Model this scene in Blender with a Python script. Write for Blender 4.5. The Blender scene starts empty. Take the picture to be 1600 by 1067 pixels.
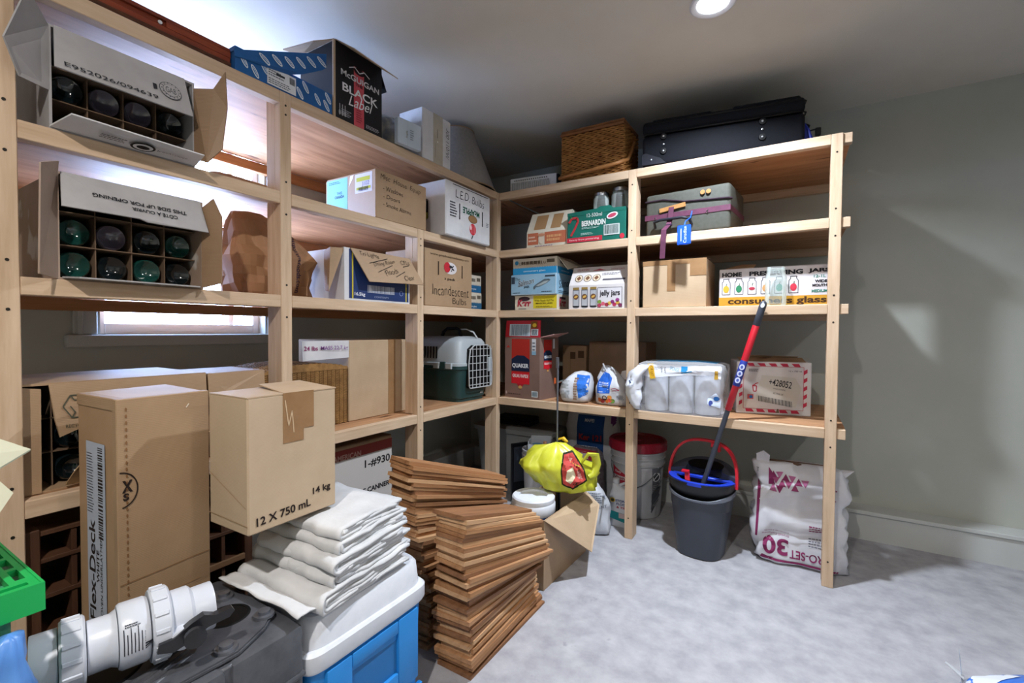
import bpy, bmesh, math, random
from mathutils import Vector as V, Matrix as M, noise as NZ
from mathutils.bvhtree import BVHTree
S = bpy.context.scene
COL = S.collection
rnd = random.Random(11)
PI = math.pi
# ---------------------------------------------------------------- camera, world, lamps, exposure
cd = bpy.data.cameras.new('camera'); cam = bpy.data.objects.new('camera', cd); COL.objects.link(cam)
cd.sensor_width = 36.0; cd.lens = 722.92 / 1600 * 36; cd.clip_start = 0.02
yw, pt, ro = math.radians(31.36), math.radians(-1.419), math.radians(0.343)
F = V((-math.sin(yw) * math.cos(pt), math.cos(yw) * math.cos(pt), math.sin(pt)))
Rv = V((math.cos(yw), math.sin(yw), 0)); Uv = Rv.cross(F)
R2 = Rv * math.cos(ro) + Uv * math.sin(ro); U2 = -Rv * math.sin(ro) + Uv * math.cos(ro)
cam.matrix_world = M(((R2.x, U2.x, -F.x, 0), (R2.y, U2.y, -F.y, 0), (R2.z, U2.z, -F.z, 1.2), (0, 0, 0, 1)))
S.camera = cam
W = bpy.data.worlds.new('sky'); S.world = W; W.use_nodes = True
bg = W.node_tree.nodes['Background']; bg.inputs[0].default_value = (0.44, 0.60, 1.0, 1); bg.inputs[1].default_value = 48.0
S.view_settings.view_transform = 'Standard'; S.view_settings.look = 'None'
S.view_settings.gamma = 1.0; S.view_settings.use_curve_mapping = False
S.view_settings.exposure = 0.2
COOL, WARM = (.82, .90, 1.0), (1.0, .93, .86)
LAMPS = [(-0.308, 2.07, 41.0, COOL, 140), (-0.31, -0.45, 42.0, WARM, 172), (1.35, 0.75, 17.0, WARM, 172)]     # one visible ceiling lamp, two unseen added fills: x, y, watts, colour, beam angle
CEIL = 2.545
S.cycles.max_bounces = 8; S.cycles.diffuse_bounces = 5; S.cycles.transparent_max_bounces = 12; S.cycles.caustics_reflective = False; S.cycles.caustics_refractive = False
# ---------------------------------------------------------------- helpers
def hx(h, k=1.0):
    h = h.lstrip('#'); o = []
    for i in (0, 2, 4):
        c = int(h[i:i + 2], 16) / 255; o.append((c / 12.92 if c <= .04045 else ((c + .055) / 1.055) ** 2.4) * k)
    return (o[0], o[1], o[2], 1)
MATS = {}
def mat(name, c, c2=None, sc=8, st=(1, 1, 1), det=4, lo=.35, hi=.65, rough=.6, bump=0, metal=0, spec=.4, emit=None, wave=None, spots=None, bsc=None, alpha=None, trans=0, coat=0):
    """procedural material: two colours mixed by stretched noise, optional wave bands, optional dark spots, bump"""
    if name in MATS: return MATS[name]
    m = bpy.data.materials.new(name); MATS[name] = m; m.use_nodes = True
    nt = m.node_tree; N = nt.nodes; L = nt.links; b = N['Principled BSDF']
    c = hx(c) if isinstance(c, str) else c
    b.inputs['Roughness'].default_value = rough; b.inputs['Metallic'].default_value = metal
    b.inputs['Specular IOR Level'].default_value = spec; b.inputs['Base Color'].default_value = c
    if coat: b.inputs['Coat Weight'].default_value = coat; b.inputs['Coat Roughness'].default_value = .1
    if trans: b.inputs['Transmission Weight'].default_value = trans
    if alpha is not None: b.inputs['Alpha'].default_value = alpha
    if emit: b.inputs['Emission Color'].default_value = hx(emit[0]); b.inputs['Emission Strength'].default_value = emit[1]
    if c2 or bump or wave or spots:
        tc = N.new('ShaderNodeTexCoord'); mp = N.new('ShaderNodeMapping'); mp.inputs['Scale'].default_value = st
        L.new(tc.outputs['Object'], mp.inputs[0])
        no = N.new('ShaderNodeTexNoise'); no.inputs['Scale'].default_value = sc; no.inputs['Detail'].default_value = det
        no.inputs['Roughness'].default_value = .6
        L.new(mp.outputs[0], no.inputs['Vector'])
        rp = N.new('ShaderNodeValToRGB'); rp.color_ramp.elements[0].position = lo; rp.color_ramp.elements[1].position = hi
        rp.color_ramp.elements[0].color = c; rp.color_ramp.elements[1].color = (hx(c2) if isinstance(c2, str) else c2) if c2 else c
        L.new(no.outputs['Fac'], rp.inputs[0]); out = rp.outputs[0]; hgt = no.outputs['Fac']
        if wave:     # (axis, scale, distortion, colour, amount)
            wv = N.new('ShaderNodeTexWave'); wv.bands_direction = wave[0]; wv.inputs['Scale'].default_value = wave[1]
            wv.inputs['Distortion'].default_value = wave[2]; wv.inputs['Detail'].default_value = 2; wv.inputs['Detail Scale'].default_value = 1.2
            L.new(mp.outputs[0] if len(wave) < 6 else tc.outputs['Object'], wv.inputs['Vector'])
            mx = N.new('ShaderNodeMix'); mx.data_type = 'RGBA'; ml = N.new('ShaderNodeMath'); ml.operation = 'MULTIPLY'; ml.inputs[1].default_value = wave[4]
            L.new(wv.outputs['Fac'], ml.inputs[0]); L.new(ml.outputs[0], mx.inputs[0]); L.new(out, mx.inputs[6]); mx.inputs[7].default_value = hx(wave[3])
            out = mx.outputs[2]; hgt = wv.outputs['Fac']
        if spots:    # (scale, threshold, colour, stretch)
            m2 = N.new('ShaderNodeMapping'); m2.inputs['Scale'].default_value = spots[3]; L.new(tc.outputs['Object'], m2.inputs[0])
            n2 = N.new('ShaderNodeTexNoise'); n2.inputs['Scale'].default_value = spots[0]; n2.inputs['Detail'].default_value = 3; L.new(m2.outputs[0], n2.inputs['Vector'])
            r2 = N.new('ShaderNodeValToRGB'); r2.color_ramp.elements[0].position = spots[1]; r2.color_ramp.elements[1].position = min(1, spots[1] + .06)
            r2.color_ramp.elements[0].color = (0, 0, 0, 1); r2.color_ramp.elements[1].color = (1, 1, 1, 1)
            L.new(n2.outputs['Fac'], r2.inputs[0])
            mx = N.new('ShaderNodeMix'); mx.data_type = 'RGBA'; L.new(r2.outputs[0], mx.inputs[0]); L.new(out, mx.inputs[6]); mx.inputs[7].default_value = hx(spots[2]); out = mx.outputs[2]
        if c2 or wave or spots: L.new(out, b.inputs['Base Color'])
        if bump:
            if bsc:
                n3 = N.new('ShaderNodeTexNoise'); n3.inputs['Scale'].default_value = bsc; n3.inputs['Detail'].default_value = 4; L.new(tc.outputs['Object'], n3.inputs['Vector']); hgt = n3.outputs['Fac']
            bp = N.new('ShaderNodeBump'); bp.inputs['Strength'].default_value = bump; bp.inputs['Distance'].default_value = .01
            L.new(hgt, bp.inputs['Height']); L.new(bp.outputs[0], b.inputs['Normal'])
    return m
def flat(h, rough=.7, spec=.25): return mat('ink_' + h.strip('#'), h, rough=rough, spec=spec)
class MB:
    def __init__(s): s.bm = bmesh.new()
    def box(s, x0, x1, y0, y1, z0, z1, bev=0, seg=1, tf=None):
        vs = [s.bm.verts.new(p) for p in ((x0, y0, z0), (x1, y0, z0), (x1, y1, z0), (x0, y1, z0), (x0, y0, z1), (x1, y0, z1), (x1, y1, z1), (x0, y1, z1))]
        fs = [s.bm.faces.new([vs[i] for i in f]) for f in ((3, 2, 1, 0), (4, 5, 6, 7), (0, 1, 5, 4), (1, 2, 6, 5), (2, 3, 7, 6), (3, 0, 4, 7))]
        if tf is not None:
            for v in vs: v.co = tf @ v.co
        if bev:
            es = set(e for f in fs for e in f.edges)
            bmesh.ops.bevel(s.bm, geom=list(es), offset=bev, segments=seg, affect='EDGES', profile=.5)
        return s
    def poly(s, pts):
        return s.bm.faces.new([s.bm.verts.new(p) for p in pts])
    def plate(s, pts, t, n=None):
        pts = [V(p) for p in pts]
        if n is None:
            n = V((0, 0, 0))
            for i in range(1, len(pts) - 1): n += (pts[i] - pts[0]).cross(pts[i + 1] - pts[0])
            n.normalize()
        else: n = V(n)
        a = [s.bm.verts.new(p) for p in pts]; b = [s.bm.verts.new(p - n * t) for p in pts]; k = len(pts)
        s.bm.faces.new(a); s.bm.faces.new(b[::-1])
        for i in range(k): s.bm.faces.new((a[i], b[i], b[(i + 1) % k], a[(i + 1) % k]))
        return s
    def prism(s, prof, x0, x1):     # profile in (y,z), extruded along x
        return s.plate([(x1, y, z) for y, z in prof], x1 - x0, (1, 0, 0))
    def loops(s, rings, closed=True, cap=True):
        R = [[s.bm.verts.new(p) for p in r] for r in rings]; n = len(R[0])
        for a, b in zip(R, R[1:]):
            for i in range(n if closed else n - 1):
                j = (i + 1) % n; s.bm.faces.new((a[i], a[j], b[j], b[i]))
        if cap and closed:
            s.bm.faces.new(R[0][::-1]); s.bm.faces.new(R[-1])
        return s
    def lathe(s, prof, c=(0, 0, 0), seg=24, tf=None, cap=True):
        rings = []
        for r, z in prof:
            ring = []
            for i in range(seg):
                p = V((r * math.cos(2 * PI * i / seg), r * math.sin(2 * PI * i / seg), z))
                if tf is not None: p = tf @ p
                ring.append(p + V(c))
            rings.append(ring)
        return s.loops(rings, True, cap)
    def tube(s, pts, r, seg=8, flat=None):
        pts = [V(p) for p in pts]; rings = []; up = V((0, 0, 1)); pn = None
        for i, p in enumerate(pts):
            t = (pts[min(i + 1, len(pts) - 1)] - pts[max(i - 1, 0)]).normalized()
            if pn is None:
                a = up if abs(t.z) < .9 else V((1, 0, 0)); n = (a - t * a.dot(t)).normalized()
            else: n = (pn - t * pn.dot(t)).normalized()
            pn = n; bn = t.cross(n); rr = r[i] if isinstance(r, (list, tuple)) else r
            rings.append([p + (n * math.cos(2 * PI * k / seg) * (flat or 1) + bn * math.sin(2 * PI * k / seg)) * rr for k in range(seg)])
        return s.loops(rings)
    def cyl(s, a, b, r, seg=12, r2=None): return s.tube([a, b], [r, r if r2 is None else r2], seg)
    def strip(s, path, across, t):   # sheet: list of points, width vector list
        a = [V(p) for p in path]; rings = []
        for i, p in enumerate(a):
            q = (a[min(i + 1, len(a) - 1)] - a[max(i - 1, 0)]).normalized(); w = V(across); n = q.cross(w).normalized() * t
            rings.append([p - w / 2, p + w / 2, p + w / 2 + n, p - w / 2 + n])
        return s.loops(rings)
    def build(s, name, m, parent=None, smooth=0, kind=None):
        bmesh.ops.recalc_face_normals(s.bm, faces=s.bm.faces)
        me = bpy.data.meshes.new(name); s.bm.to_mesh(me); s.bm.free(); me.materials.append(m)
        if smooth:
            me.shade_smooth()
            if smooth < 180: me.set_sharp_from_angle(angle=math.radians(smooth))
        o = bpy.data.objects.new(name, me); COL.objects.link(o)
        if parent: o.parent = parent
        if kind: o['kind'] = kind
        return o
def tag(o, label, cat, group=None, kind=None):
    o['label'] = label; o['category'] = cat
    if group: o['group'] = group
    if kind: o['kind'] = kind
    return o
def thing(name, label, cat, loc, deg=0, group=None, tilt=None):
    o = bpy.data.objects.new(name, None); o.empty_display_size = .05; COL.objects.link(o); o.location = loc
    o.rotation_euler = (0, 0, math.radians(deg))
    if tilt: o.rotation_euler = (math.radians(tilt[0]), math.radians(tilt[1]), math.radians(deg))
    return tag(o, label, cat, group)
def struct(name, mb, m, parent=None, smooth=0):
    o = mb.build(name, m, parent, smooth)
    if not parent: o['kind'] = 'structure'
    return o
def place(o, loc, deg=0, tilt=(0, 0)):
    o.location = loc; o.rotation_euler = (math.radians(tilt[0]), math.radians(tilt[1]), math.radians(deg)); return o
def dup(root, loc, deg=None, label=None):
    r = root.copy(); COL.objects.link(r); r.location = loc
    if deg is not None: r.rotation_euler = (0, 0, math.radians(deg))
    if label: r['label'] = label
    for ch in list(root.children):
        c = ch.copy(); COL.objects.link(c); c.parent = r
        for g in list(ch.children):
            d = g.copy(); COL.objects.link(d); d.parent = c
    return r
# ---- flat print on faces
class Face:
    def __init__(s, o, u, v): s.o, s.u, s.v = V(o), V(u), V(v); s.n = s.u.cross(s.v)
    def p(s, a, b, l=0): return s.o + s.u * a + s.v * b + s.n * l
def front(x=0, y=0, z=0): return Face((x, y, z), (1, 0, 0), (0, 0, 1))
def leftf(d, x=0): return Face((x, d, 0), (0, -1, 0), (0, 0, 1))
def rightf(w): return Face((w, 0, 0), (0, 1, 0), (0, 0, 1))
def topf(h): return Face((0, 0, h), (1, 0, 0), (0, 1, 0))
_TX = {}
def textmesh(t, bold, shear):
    k = (t, bold, shear)
    if k not in _TX:
        c = bpy.data.curves.new('t', 'FONT'); c.body = t; c.offset = bold; c.shear = shear; c.resolution_u = 5
        o = bpy.data.objects.new('t', c); COL.objects.link(o); dg = bpy.context.evaluated_depsgraph_get()
        me = bpy.data.meshes.new_from_object(o.evaluated_get(dg))
        vs = [(v.co.x, v.co.y) for v in me.vertices]; fs = [tuple(p.vertices) for p in me.polygons]
        bpy.data.objects.remove(o); bpy.data.curves.remove(c); bpy.data.meshes.remove(me)
        x0 = min(v[0] for v in vs); x1 = max(v[0] for v in vs); y0 = min(v[1] for v in vs); y1 = max(v[1] for v in vs)
        _TX[k] = ([(v[0] - (x0 + x1) / 2, v[1] - (y0 + y1) / 2) for v in vs], fs, x1 - x0, y1 - y0)
    return _TX[k]
class Print:
    def __init__(s, parent, face, drape=None, reach=.3, res=.018): s.pa, s.f, s.m, s.dr, s.re, s.rs = parent, face, {}, drape, reach, res
    def b(s, m):
        if isinstance(m, str): m = flat(m)
        return s.m.setdefault(m.name, (m, MB(), {}))
    def pts2(s, pts, m, l=0):
        m, mb, lv = s.b(m); f = mb.poly([s.f.p(a, b, .0007 * (l + 1)) for a, b in pts])
        if s.dr: lv[f] = l
        return s
    def rect(s, a0, b0, a1, b1, m, l=0): return s.pts2([(a0, b0), (a1, b0), (a1, b1), (a0, b1)], m, l)
    def ell(s, a, b, ra, rb, m, l=0, n=20, rot=0):
        c, q = math.cos(rot), math.sin(rot)
        return s.pts2([(a + ra * math.cos(2 * PI * i / n) * c - rb * math.sin(2 * PI * i / n) * q, b + ra * math.cos(2 * PI * i / n) * q + rb * math.sin(2 * PI * i / n) * c) for i in range(n)], m, l)
    def line(s, a0, b0, a1, b1, w, m, l=1):
        d = V((a1 - a0, b1 - b0)); d = V((-d.y, d.x)).normalized() * w / 2
        return s.pts2([(a0 - d.x, b0 - d.y), (a1 - d.x, b1 - d.y), (a1 + d.x, b1 + d.y), (a0 + d.x, b0 + d.y)], m, l)
    def path(s, pts, w, m, l=1):
        for p, q in zip(pts, pts[1:]): s.line(*p, *q, w, m, l)
        return s
    def text(s, t, a, b, m, w=None, h=None, rot=0, bold=0, shear=0, l=1, hand=0):
        vs, fs, tw, th = textmesh(t, bold - .012 * hand, shear)
        if hand: vs = [(x + .10 * NZ.noise(V((x * .9, y * 1.1, len(t)))) * th, y + .22 * NZ.noise(V((x * .8 + 7, y * .3, len(t)))) * th + .08 * NZ.noise(V((x * 2.2, y, 3))) * th) for x, y in vs]
        kx = w / tw if w else None; ky = h / th if h else None
        kx = kx if kx else ky; ky = ky if ky else kx
        c, q = math.cos(math.radians(rot)), math.sin(math.radians(rot)); m, mb, lv = s.b(m)
        nv = [mb.bm.verts.new(s.f.p(a + x * kx * c - y * ky * q, b + x * kx * q + y * ky * c, .0007 * (l + 1))) for x, y in vs]
        for f in fs:
            try: mb.bm.faces.new([nv[i] for i in f])
            except ValueError: pass
        return s
    def bars(s, a0, b0, a1, b1, m, n=24, l=1, vert=True):
        r = random.Random(n * 7 + int(a0 * 1e4)); L = (a1 - a0) if vert else (b1 - b0); x = 0; st = L / n
        while x < L - st * .3:
            w = st * r.choice((.3, .45, .7))
            if vert: s.rect(a0 + x, b0, min(a1, a0 + x + w), b1, m, l)
            else: s.rect(a0, b0 + x, a1, min(b1, b0 + x + w), m, l)
            x += w + st * r.choice((.3, .4, .6))
        return s
    def lines(s, a0, b0, a1, b1, m, rows, l=1, fill=.45):
        r = random.Random(rows * 13 + int(b0 * 1e4)); st = (b1 - b0) / rows
        for i in range(rows):
            y = b0 + i * st; x = a0; e = a1 - (a1 - a0) * r.uniform(0, .3)
            while x < e:
                w = (a1 - a0) * r.uniform(.06, .16); s.rect(x, y, min(e, x + w), y + st * fill, m, l); x += w + (a1 - a0) * .025
        return s
    def done(s, name='lettering'):
        for m, mb, lv in s.m.values():
            if s.dr:
                bm = mb.bm; bmesh.ops.triangulate(bm, faces=bm.faces)
                for it in range(5):
                    es = [e for e in bm.edges if e.calc_length() > s.rs]
                    if not es: break
                    bmesh.ops.subdivide_edges(bm, edges=es, cuts=1); bmesh.ops.triangulate(bm, faces=bm.faces)
                for v in bm.verts:
                    h = (v.co - s.f.o).dot(s.f.n); o = v.co - s.f.n * h + s.f.n * s.re
                    hit = s.dr.ray_cast(o, -s.f.n)[0]
                    if hit is not None: v.co = hit + s.f.n * (.0012 + h)
            o = mb.build(name, m, s.pa, kind='stuff')
        s.m = {}
        return s
# ---- shared materials
WOODC, WOODD = '#cfb69c', '#b5997c'
def wood(ax, key='pine', a=WOODC, b=WOODD):
    st = {'x': (1.2, 14, 14), 'y': (14, 1.2, 14), 'z': (14, 14, 1.2)}[ax]
    return mat('wood_%s_%s' % (key, ax), a, b, sc=3.2, st=st, det=6, lo=.3, hi=.75, rough=.62, bump=.08, spec=.3, spots=(2.2, .75, '#a0805c', {'x': (3, 12, 12), 'y': (12, 3, 12), 'z': (12, 12, 3)}[ax]))
def ply(ax): return mat('plywood_' + ax, '#c0946e', '#9a6f4e', sc=2.4, st={'x': (1, 9, 9), 'y': (9, 1, 9)}[ax], det=8, lo=.3, hi=.7, rough=.6, bump=.05, spec=.3,
        spots=(1.6, .66, '#5b3a26', {'x': (2.5, 14, 8), 'y': (14, 2.5, 8)}[ax]))
def cardboard(i=0):
    a, b = [('#a68a6b', '#997d60'), ('#b8a084', '#ab9377'), ('#977b60', '#896e54'), ('#a98c6a', '#9c7f5e'), ('#80664f', '#735b46')][i]
    return mat('cardboard_%d' % i, a, b, sc=5, det=5, rough=.55, spec=.5, bump=.08, wave=('Z', 70, .6, b, .25, 1))
WHITEC = mat('white_card', '#d3d3d6', '#c2c2c6', sc=6, rough=.7, spec=.2)
GREYC = mat('grey_card', '#a9a7a8', '#9a9899', sc=6, rough=.8, spec=.2)
BLK = '#16161a'
GLASSW = None
def glass(name, c=(1, 1, 1, 1), al=.22, rough=.03):
    """thin clear sheet or jar wall: mostly see-through with a glossy skin"""
    if name in MATS: return MATS[name]
    m = bpy.data.materials.new(name); MATS[name] = m; m.use_nodes = True; nt = m.node_tree; N = nt.nodes; L = nt.links
    N.remove(N['Principled BSDF']); t = N.new('ShaderNodeBsdfTransparent'); t.inputs[0].default_value = c
    g = N.new('ShaderNodeBsdfPrincipled'); g.inputs['Base Color'].default_value = c; g.inputs['Roughness'].default_value = rough; g.inputs['Specular IOR Level'].default_value = .8
    lw = N.new('ShaderNodeLayerWeight'); lw.inputs[0].default_value = .35
    mr = N.new('ShaderNodeMapRange'); mr.inputs[3].default_value = al; mr.inputs[4].default_value = min(1, al * 2 + .3); L.new(lw.outputs['Fresnel'], mr.inputs[0])
    x = N.new('ShaderNodeMixShader'); L.new(mr.outputs[0], x.inputs[0]); L.new(t.outputs[0], x.inputs[1]); L.new(g.outputs[0], x.inputs[2]); L.new(x.outputs[0], N['Material Output'].inputs[0])
    return m
METAL = mat('steel', '#b9bcc2', rough=.28, metal=1)
# ---- soft bag: rings of superellipse with noise
def bag_mb(rings, seg=36, e=3.2, amp=.012, freq=7, seed=0, topnoise=1.0, crease=0, step=.018):
    """rings: (z, cx, cy, half width, half depth)"""
    mb = MB(); R = []; o = V((seed * 3.7, seed * 1.3, seed * .7))
    fine = []
    for (a, b) in zip(rings, rings[1:]):
        n = max(1, int(abs(b[0] - a[0]) / step))
        for k in range(n): fine.append(tuple(a[i] + (b[i] - a[i]) * k / n for i in range(5)))
    fine.append(rings[-1])
    for (z, cx, cy, w, d) in fine:
        ring = []
        for i in range(seg):
            t = 2 * PI * i / seg; c, q = math.cos(t), math.sin(t)
            x = cx + w * math.copysign(abs(c) ** (2 / e), c); y = cy + d * math.copysign(abs(q) ** (2 / e), q)
            p = V((x, y, z)); nn = NZ.noise_vector(p * freq + o) * .6 + NZ.noise_vector(p * freq * 2.7 + o) * .4
            k = 1 if z > .012 else 0
            if crease:
                g = min(abs(NZ.noise(p * freq * 1.1 + o)), .3) + .5 * min(abs(NZ.noise(p * freq * 2.3 - o)), .3) - .22
                r_ = V((c, q, 0)); nn = nn + r_ * (g * 2.2 * crease / max(amp, .001))
            ring.append(p + V((nn.x * amp, nn.y * amp, nn.z * amp * k * topnoise)))
        R.append(ring)
    return mb.loops(R)
def bvh(o): 
    bm = bmesh.new(); bm.from_mesh(o.data); t = BVHTree.FromBMesh(bm); bm.free(); return t
# ---- cartons
def carton(name, label, loc, deg, w, d, h, m, tape=None, seam=True, group=None, cat='box', tilt=None, bev=.004):
    t = thing(name, label, cat, loc, deg, group, tilt)
    MB().box(0, w, 0, d, 0, h, bev).build('body', m, t)
    if tape:
        mb = MB(); a0, a1, dn = tape
        mb.box(a0, a1, -.0012, d * .6, h + .0002, h + .0014); mb.box(a0, a1, -.0014, -.0002, h - dn, h + .0014)
        mb.build('packing_tape', mat('brown_tape', '#94724f', '#8a6846', sc=20, rough=.35, spec=.5), t)
    return t
def open_box(mb, w, d, h, t=.005, face='z'):
    """five-sided shell; face names the open side: z top, y front"""
    mb.box(0, t, 0, d, 0, h); mb.box(w - t, w, 0, d, 0, h)
    if face == 'z':
        mb.box(t, w - t, 0, t, 0, h); mb.box(t, w - t, d - t, d, 0, h); mb.box(t, w - t, t, d - t, 0, t)
    else:
        mb.box(t, w - t, 0, d, 0, t); mb.box(t, w - t, 0, d, h - t, h); mb.box(t, w - t, d - t, d, t, h - t)
    return mb
# ================================================================ room
XW, YW, XR, YF = -2.54, 3.448, 2.3, -1.7          # inner faces of the walls
WALLM = mat('wall_paint', '#b2b5ae', '#adb0a9', sc=3, rough=.75, spec=.25, bump=.02, bsc=240)
CEILM = mat('ceiling_paint', '#cfccc4', '#c9c6be', sc=2, rough=.9, spec=.1)
TRIMM = mat('trim_paint', '#bfc2c0', '#b8bbba', sc=3, rough=.5, spec=.4)
CONC = mat('concrete', '#afafb4', '#919198', sc=11, det=15, lo=.30, hi=.70, rough=.7, spec=.3, bump=.10, bsc=140, spots=(9, .70, '#83838b', (1, 1, 1)))
struct('floor', MB().box(XW - .15, XR + .15, YF - .15, YW + .15, -.1, 0), CONC)
struct('ceiling', MB().box(XW - .15, XR + .15, YF - .15, YW + .15, CEIL, CEIL + .1), CEILM)
struct('wall_back', MB().box(XW - .15, XR + .15, YW, YW + .15, 0, CEIL), WALLM)
struct('wall_right', MB().box(XR, XR + .15, YF, YW, 0, CEIL), WALLM)
struct('wall_front', MB().box(XW - .15, XR + .15, YF - .15, YF, 0, CEIL), WALLM)
WY0, WY1, WZ0, WZ1 = .775, 1.50, 1.17, 2.40       # window opening
mb = MB()
mb.box(XW - .15, XW, YF, WY0, 0, CEIL); mb.box(XW - .15, XW, WY1, YW, 0, CEIL)
mb.box(XW - .15, XW, WY0, WY1, 0, WZ0); mb.box(XW - .15, XW, WY0, WY1, WZ1, CEIL)
struct('wall_left', mb, WALLM)
# window: frame, sash, mullion, pane, casing, sill board
wn = bpy.data.objects.new('window_1', None); COL.objects.link(wn); wn.location = (XW, WY0, WZ0); wn['kind'] = 'structure'
WHT = mat('white_vinyl', '#dcdde0', rough=.4, spec=.4)
ww, wh = WY1 - WY0, WZ1 - WZ0
mb = MB(); mb.box(-.12, -.06, 0, .035, 0, wh, .003); mb.box(-.12, -.06, ww - .035, ww, 0, wh, .003); mb.box(-.12, -.06, .035, ww - .035, 0, .05, .003); mb.box(-.12, -.06, .035, ww - .035, wh - .04, wh, .003)
mb.build('window_frame', WHT, wn)
MB().box(-.115, -.075, ww * .78, ww * .78 + .03, .05, wh - .04, .003).build('mullion', WHT, wn)
MB().box(-.099, -.095, .035, ww * .78, .05, wh - .04).build('pane', glass('window_glass', (1, 1, 1, 1), .04), wn)
MB().box(-.099, -.095, ww * .78 + .03, ww - .035, .05, wh - .04).build('pane', MATS['window_glass'], wn)
for a, b_, nm in ((-.09, -.012, 'casing'), (ww + .012, ww + .09, 'casing')):
    m_ = MB().box(0, .016, a, b_, 0, wh + .03, .004); m_.box(.016, .022, a + .012, a + .03, 0, wh + .03, .002); m_.build(nm, TRIMM, wn)
MB().box(0, .016, -.09, ww + .09, wh + .012, wh + .085, .004).build('casing', TRIMM, wn)
MB().box(-.06, .03, -.115, ww + .11, -.052, 0, .004).build('sill_board', TRIMM, wn)
# footing ledges along the walls with a capping board
mb = MB(); mb.box(XW, XR, 3.322, YW, 0, .147); struct('baseboard_back', mb, TRIMM)
mb = MB(); mb.box(XW + .10, XR, 3.311, YW, .149, .171, .002); struct('trim_1', mb, TRIMM)
mb = MB(); mb.box(XW, -2.412, YF, 3.322, 0, .147); struct('baseboard_left', mb, TRIMM)
mb = MB(); mb.box(XW, -2.40, YF, 3.311, .149, .171, .002); struct('trim_2', mb, TRIMM)
# recessed ceiling lamp in view, plus two unseen fill lamps added
LENS = mat('lamp_lens', '#ffffff', emit=('#f4f6ff', 22.0))
RING = mat('lamp_ring', '#c9cbd0', rough=.5)
for i, (lx, ly, pw, lc, la) in enumerate(LAMPS):
    t = thing('ceiling_downlight', ('round recessed ceiling light glowing above the corner shelves', 'unseen ceiling light added behind the camera as fill', 'unseen ceiling light added towards the right wall as fill')[i], 'lamp', (lx, ly, CEIL))
    MB().lathe([(.062, -.001), (.088, -.001), (.090, -.006), (.084, -.010), (.066, -.007), (.062, -.004)], seg=40, cap=False).build('trim_ring', RING, t, 40)
    MB().lathe([(.0625, -.0015), (.0625, -.0035), (.03, -.0042), (.004, -.0044)], seg=40).build('lens', LENS, t, 60)
    ld = bpy.data.lights.new('lamp', 'AREA'); ld.shape = 'DISK'; ld.size = .075; ld.energy = pw; ld.color = lc; ld.spread = math.radians(la)
    lo = bpy.data.objects.new('lamp_light', ld); COL.objects.link(lo); lo.parent = t; lo.location = (0, 0, -.015)
# daylight portal in the window opening
pd = bpy.data.lights.new('portal', 'AREA'); pd.shape = 'RECTANGLE'; pd.size = wh; pd.size_y = ww; pd.cycles.is_portal = True
po = bpy.data.objects.new('window_portal', pd); COL.objects.link(po); po.location = (XW - .13, (WY0 + WY1) / 2, (WZ0 + WZ1) / 2); po.rotation_euler = (0, -PI / 2, 0)
# ================================================================ shelving
XL, YB = -1.695, 2.607
HS = [2.112, 1.729, 1.330, .747]
PW, RT, RH = .0455, .038, .047
YP = [.336, 1.088, 1.848, 2.607]
XP = [-.797, .154]
lu = thing('shelving_unit', 'pale pine storage shelving along the left wall in front of the window', 'shelf', (XL, YP[0], 0))
bu = thing('shelving_unit', 'pale pine storage shelving along the back wall below the ceiling', 'shelf', (XL, YB, 0))
def at(o, ob): ob.parent = o; ob.location = -V(o.location); return ob
SCREW = mat('screw_head', '#2c2823', rough=.5, metal=.5)
scL, scB = MB(), MB()
for i, y in enumerate(YP):
    TH = HS[1:] if i == 2 else HS
    at(lu, MB().box(XL - RT, XL, y - PW / 2, y + PW / 2, 0, TH[0], .002).build('post', wood('z'), None))
    zs = [0] + TH[::-1]
    for a, b_ in zip(zs, zs[1:]):
        top = b_ - .012 - .0005
        at(lu, MB().box(XL - .092, XL - RT - .0005, y - PW / 2 + .001, y + PW / 2 - .001, a + .0005, top, .0015).build('post_block', wood('z'), None))
    for h in TH:
        for dz in (-.085, .04): 
            if i < 3: scL.lathe([(.0042, 0), (.0042, .0012)], (XL, y, h + dz) if h + dz < TH[0] - .01 else (XL, y, h - .05), 8, M.Rotation(PI / 2, 4, 'Y'))
for i, x in enumerate(XP):
    at(bu, MB().box(x - PW / 2, x + PW / 2, YB, YB + RT, 0, HS[0], .002).build('post', wood('z'), None))
    zs = [0] + HS[::-1]
    for a, b_ in zip(zs, zs[1:]):
        at(bu, MB().box(x - PW / 2 + .001, x + PW / 2 - .001, YB + RT + .0005, YB + .092, a + .0005, b_ - .0125, .0015).build('post_block', wood('z'), None))
    for h in HS:
        for dz in (-.085, .04):
            if h + dz < HS[0] - .01: scB.lathe([(.0042, 0), (.0042, .0012)], (x, YB, h + dz), 8, M.Rotation(PI / 2, 4, 'X'))
    scB.lathe([(.0042, 0), (.0042, .0012)], (x, YB, .12), 8, M.Rotation(PI / 2, 4, 'X'))
at(lu, scL.build('screws', SCREW, None, kind='stuff')); at(bu, scB.build('screws', SCREW, None, kind='stuff'))
Y0L = .18
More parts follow.
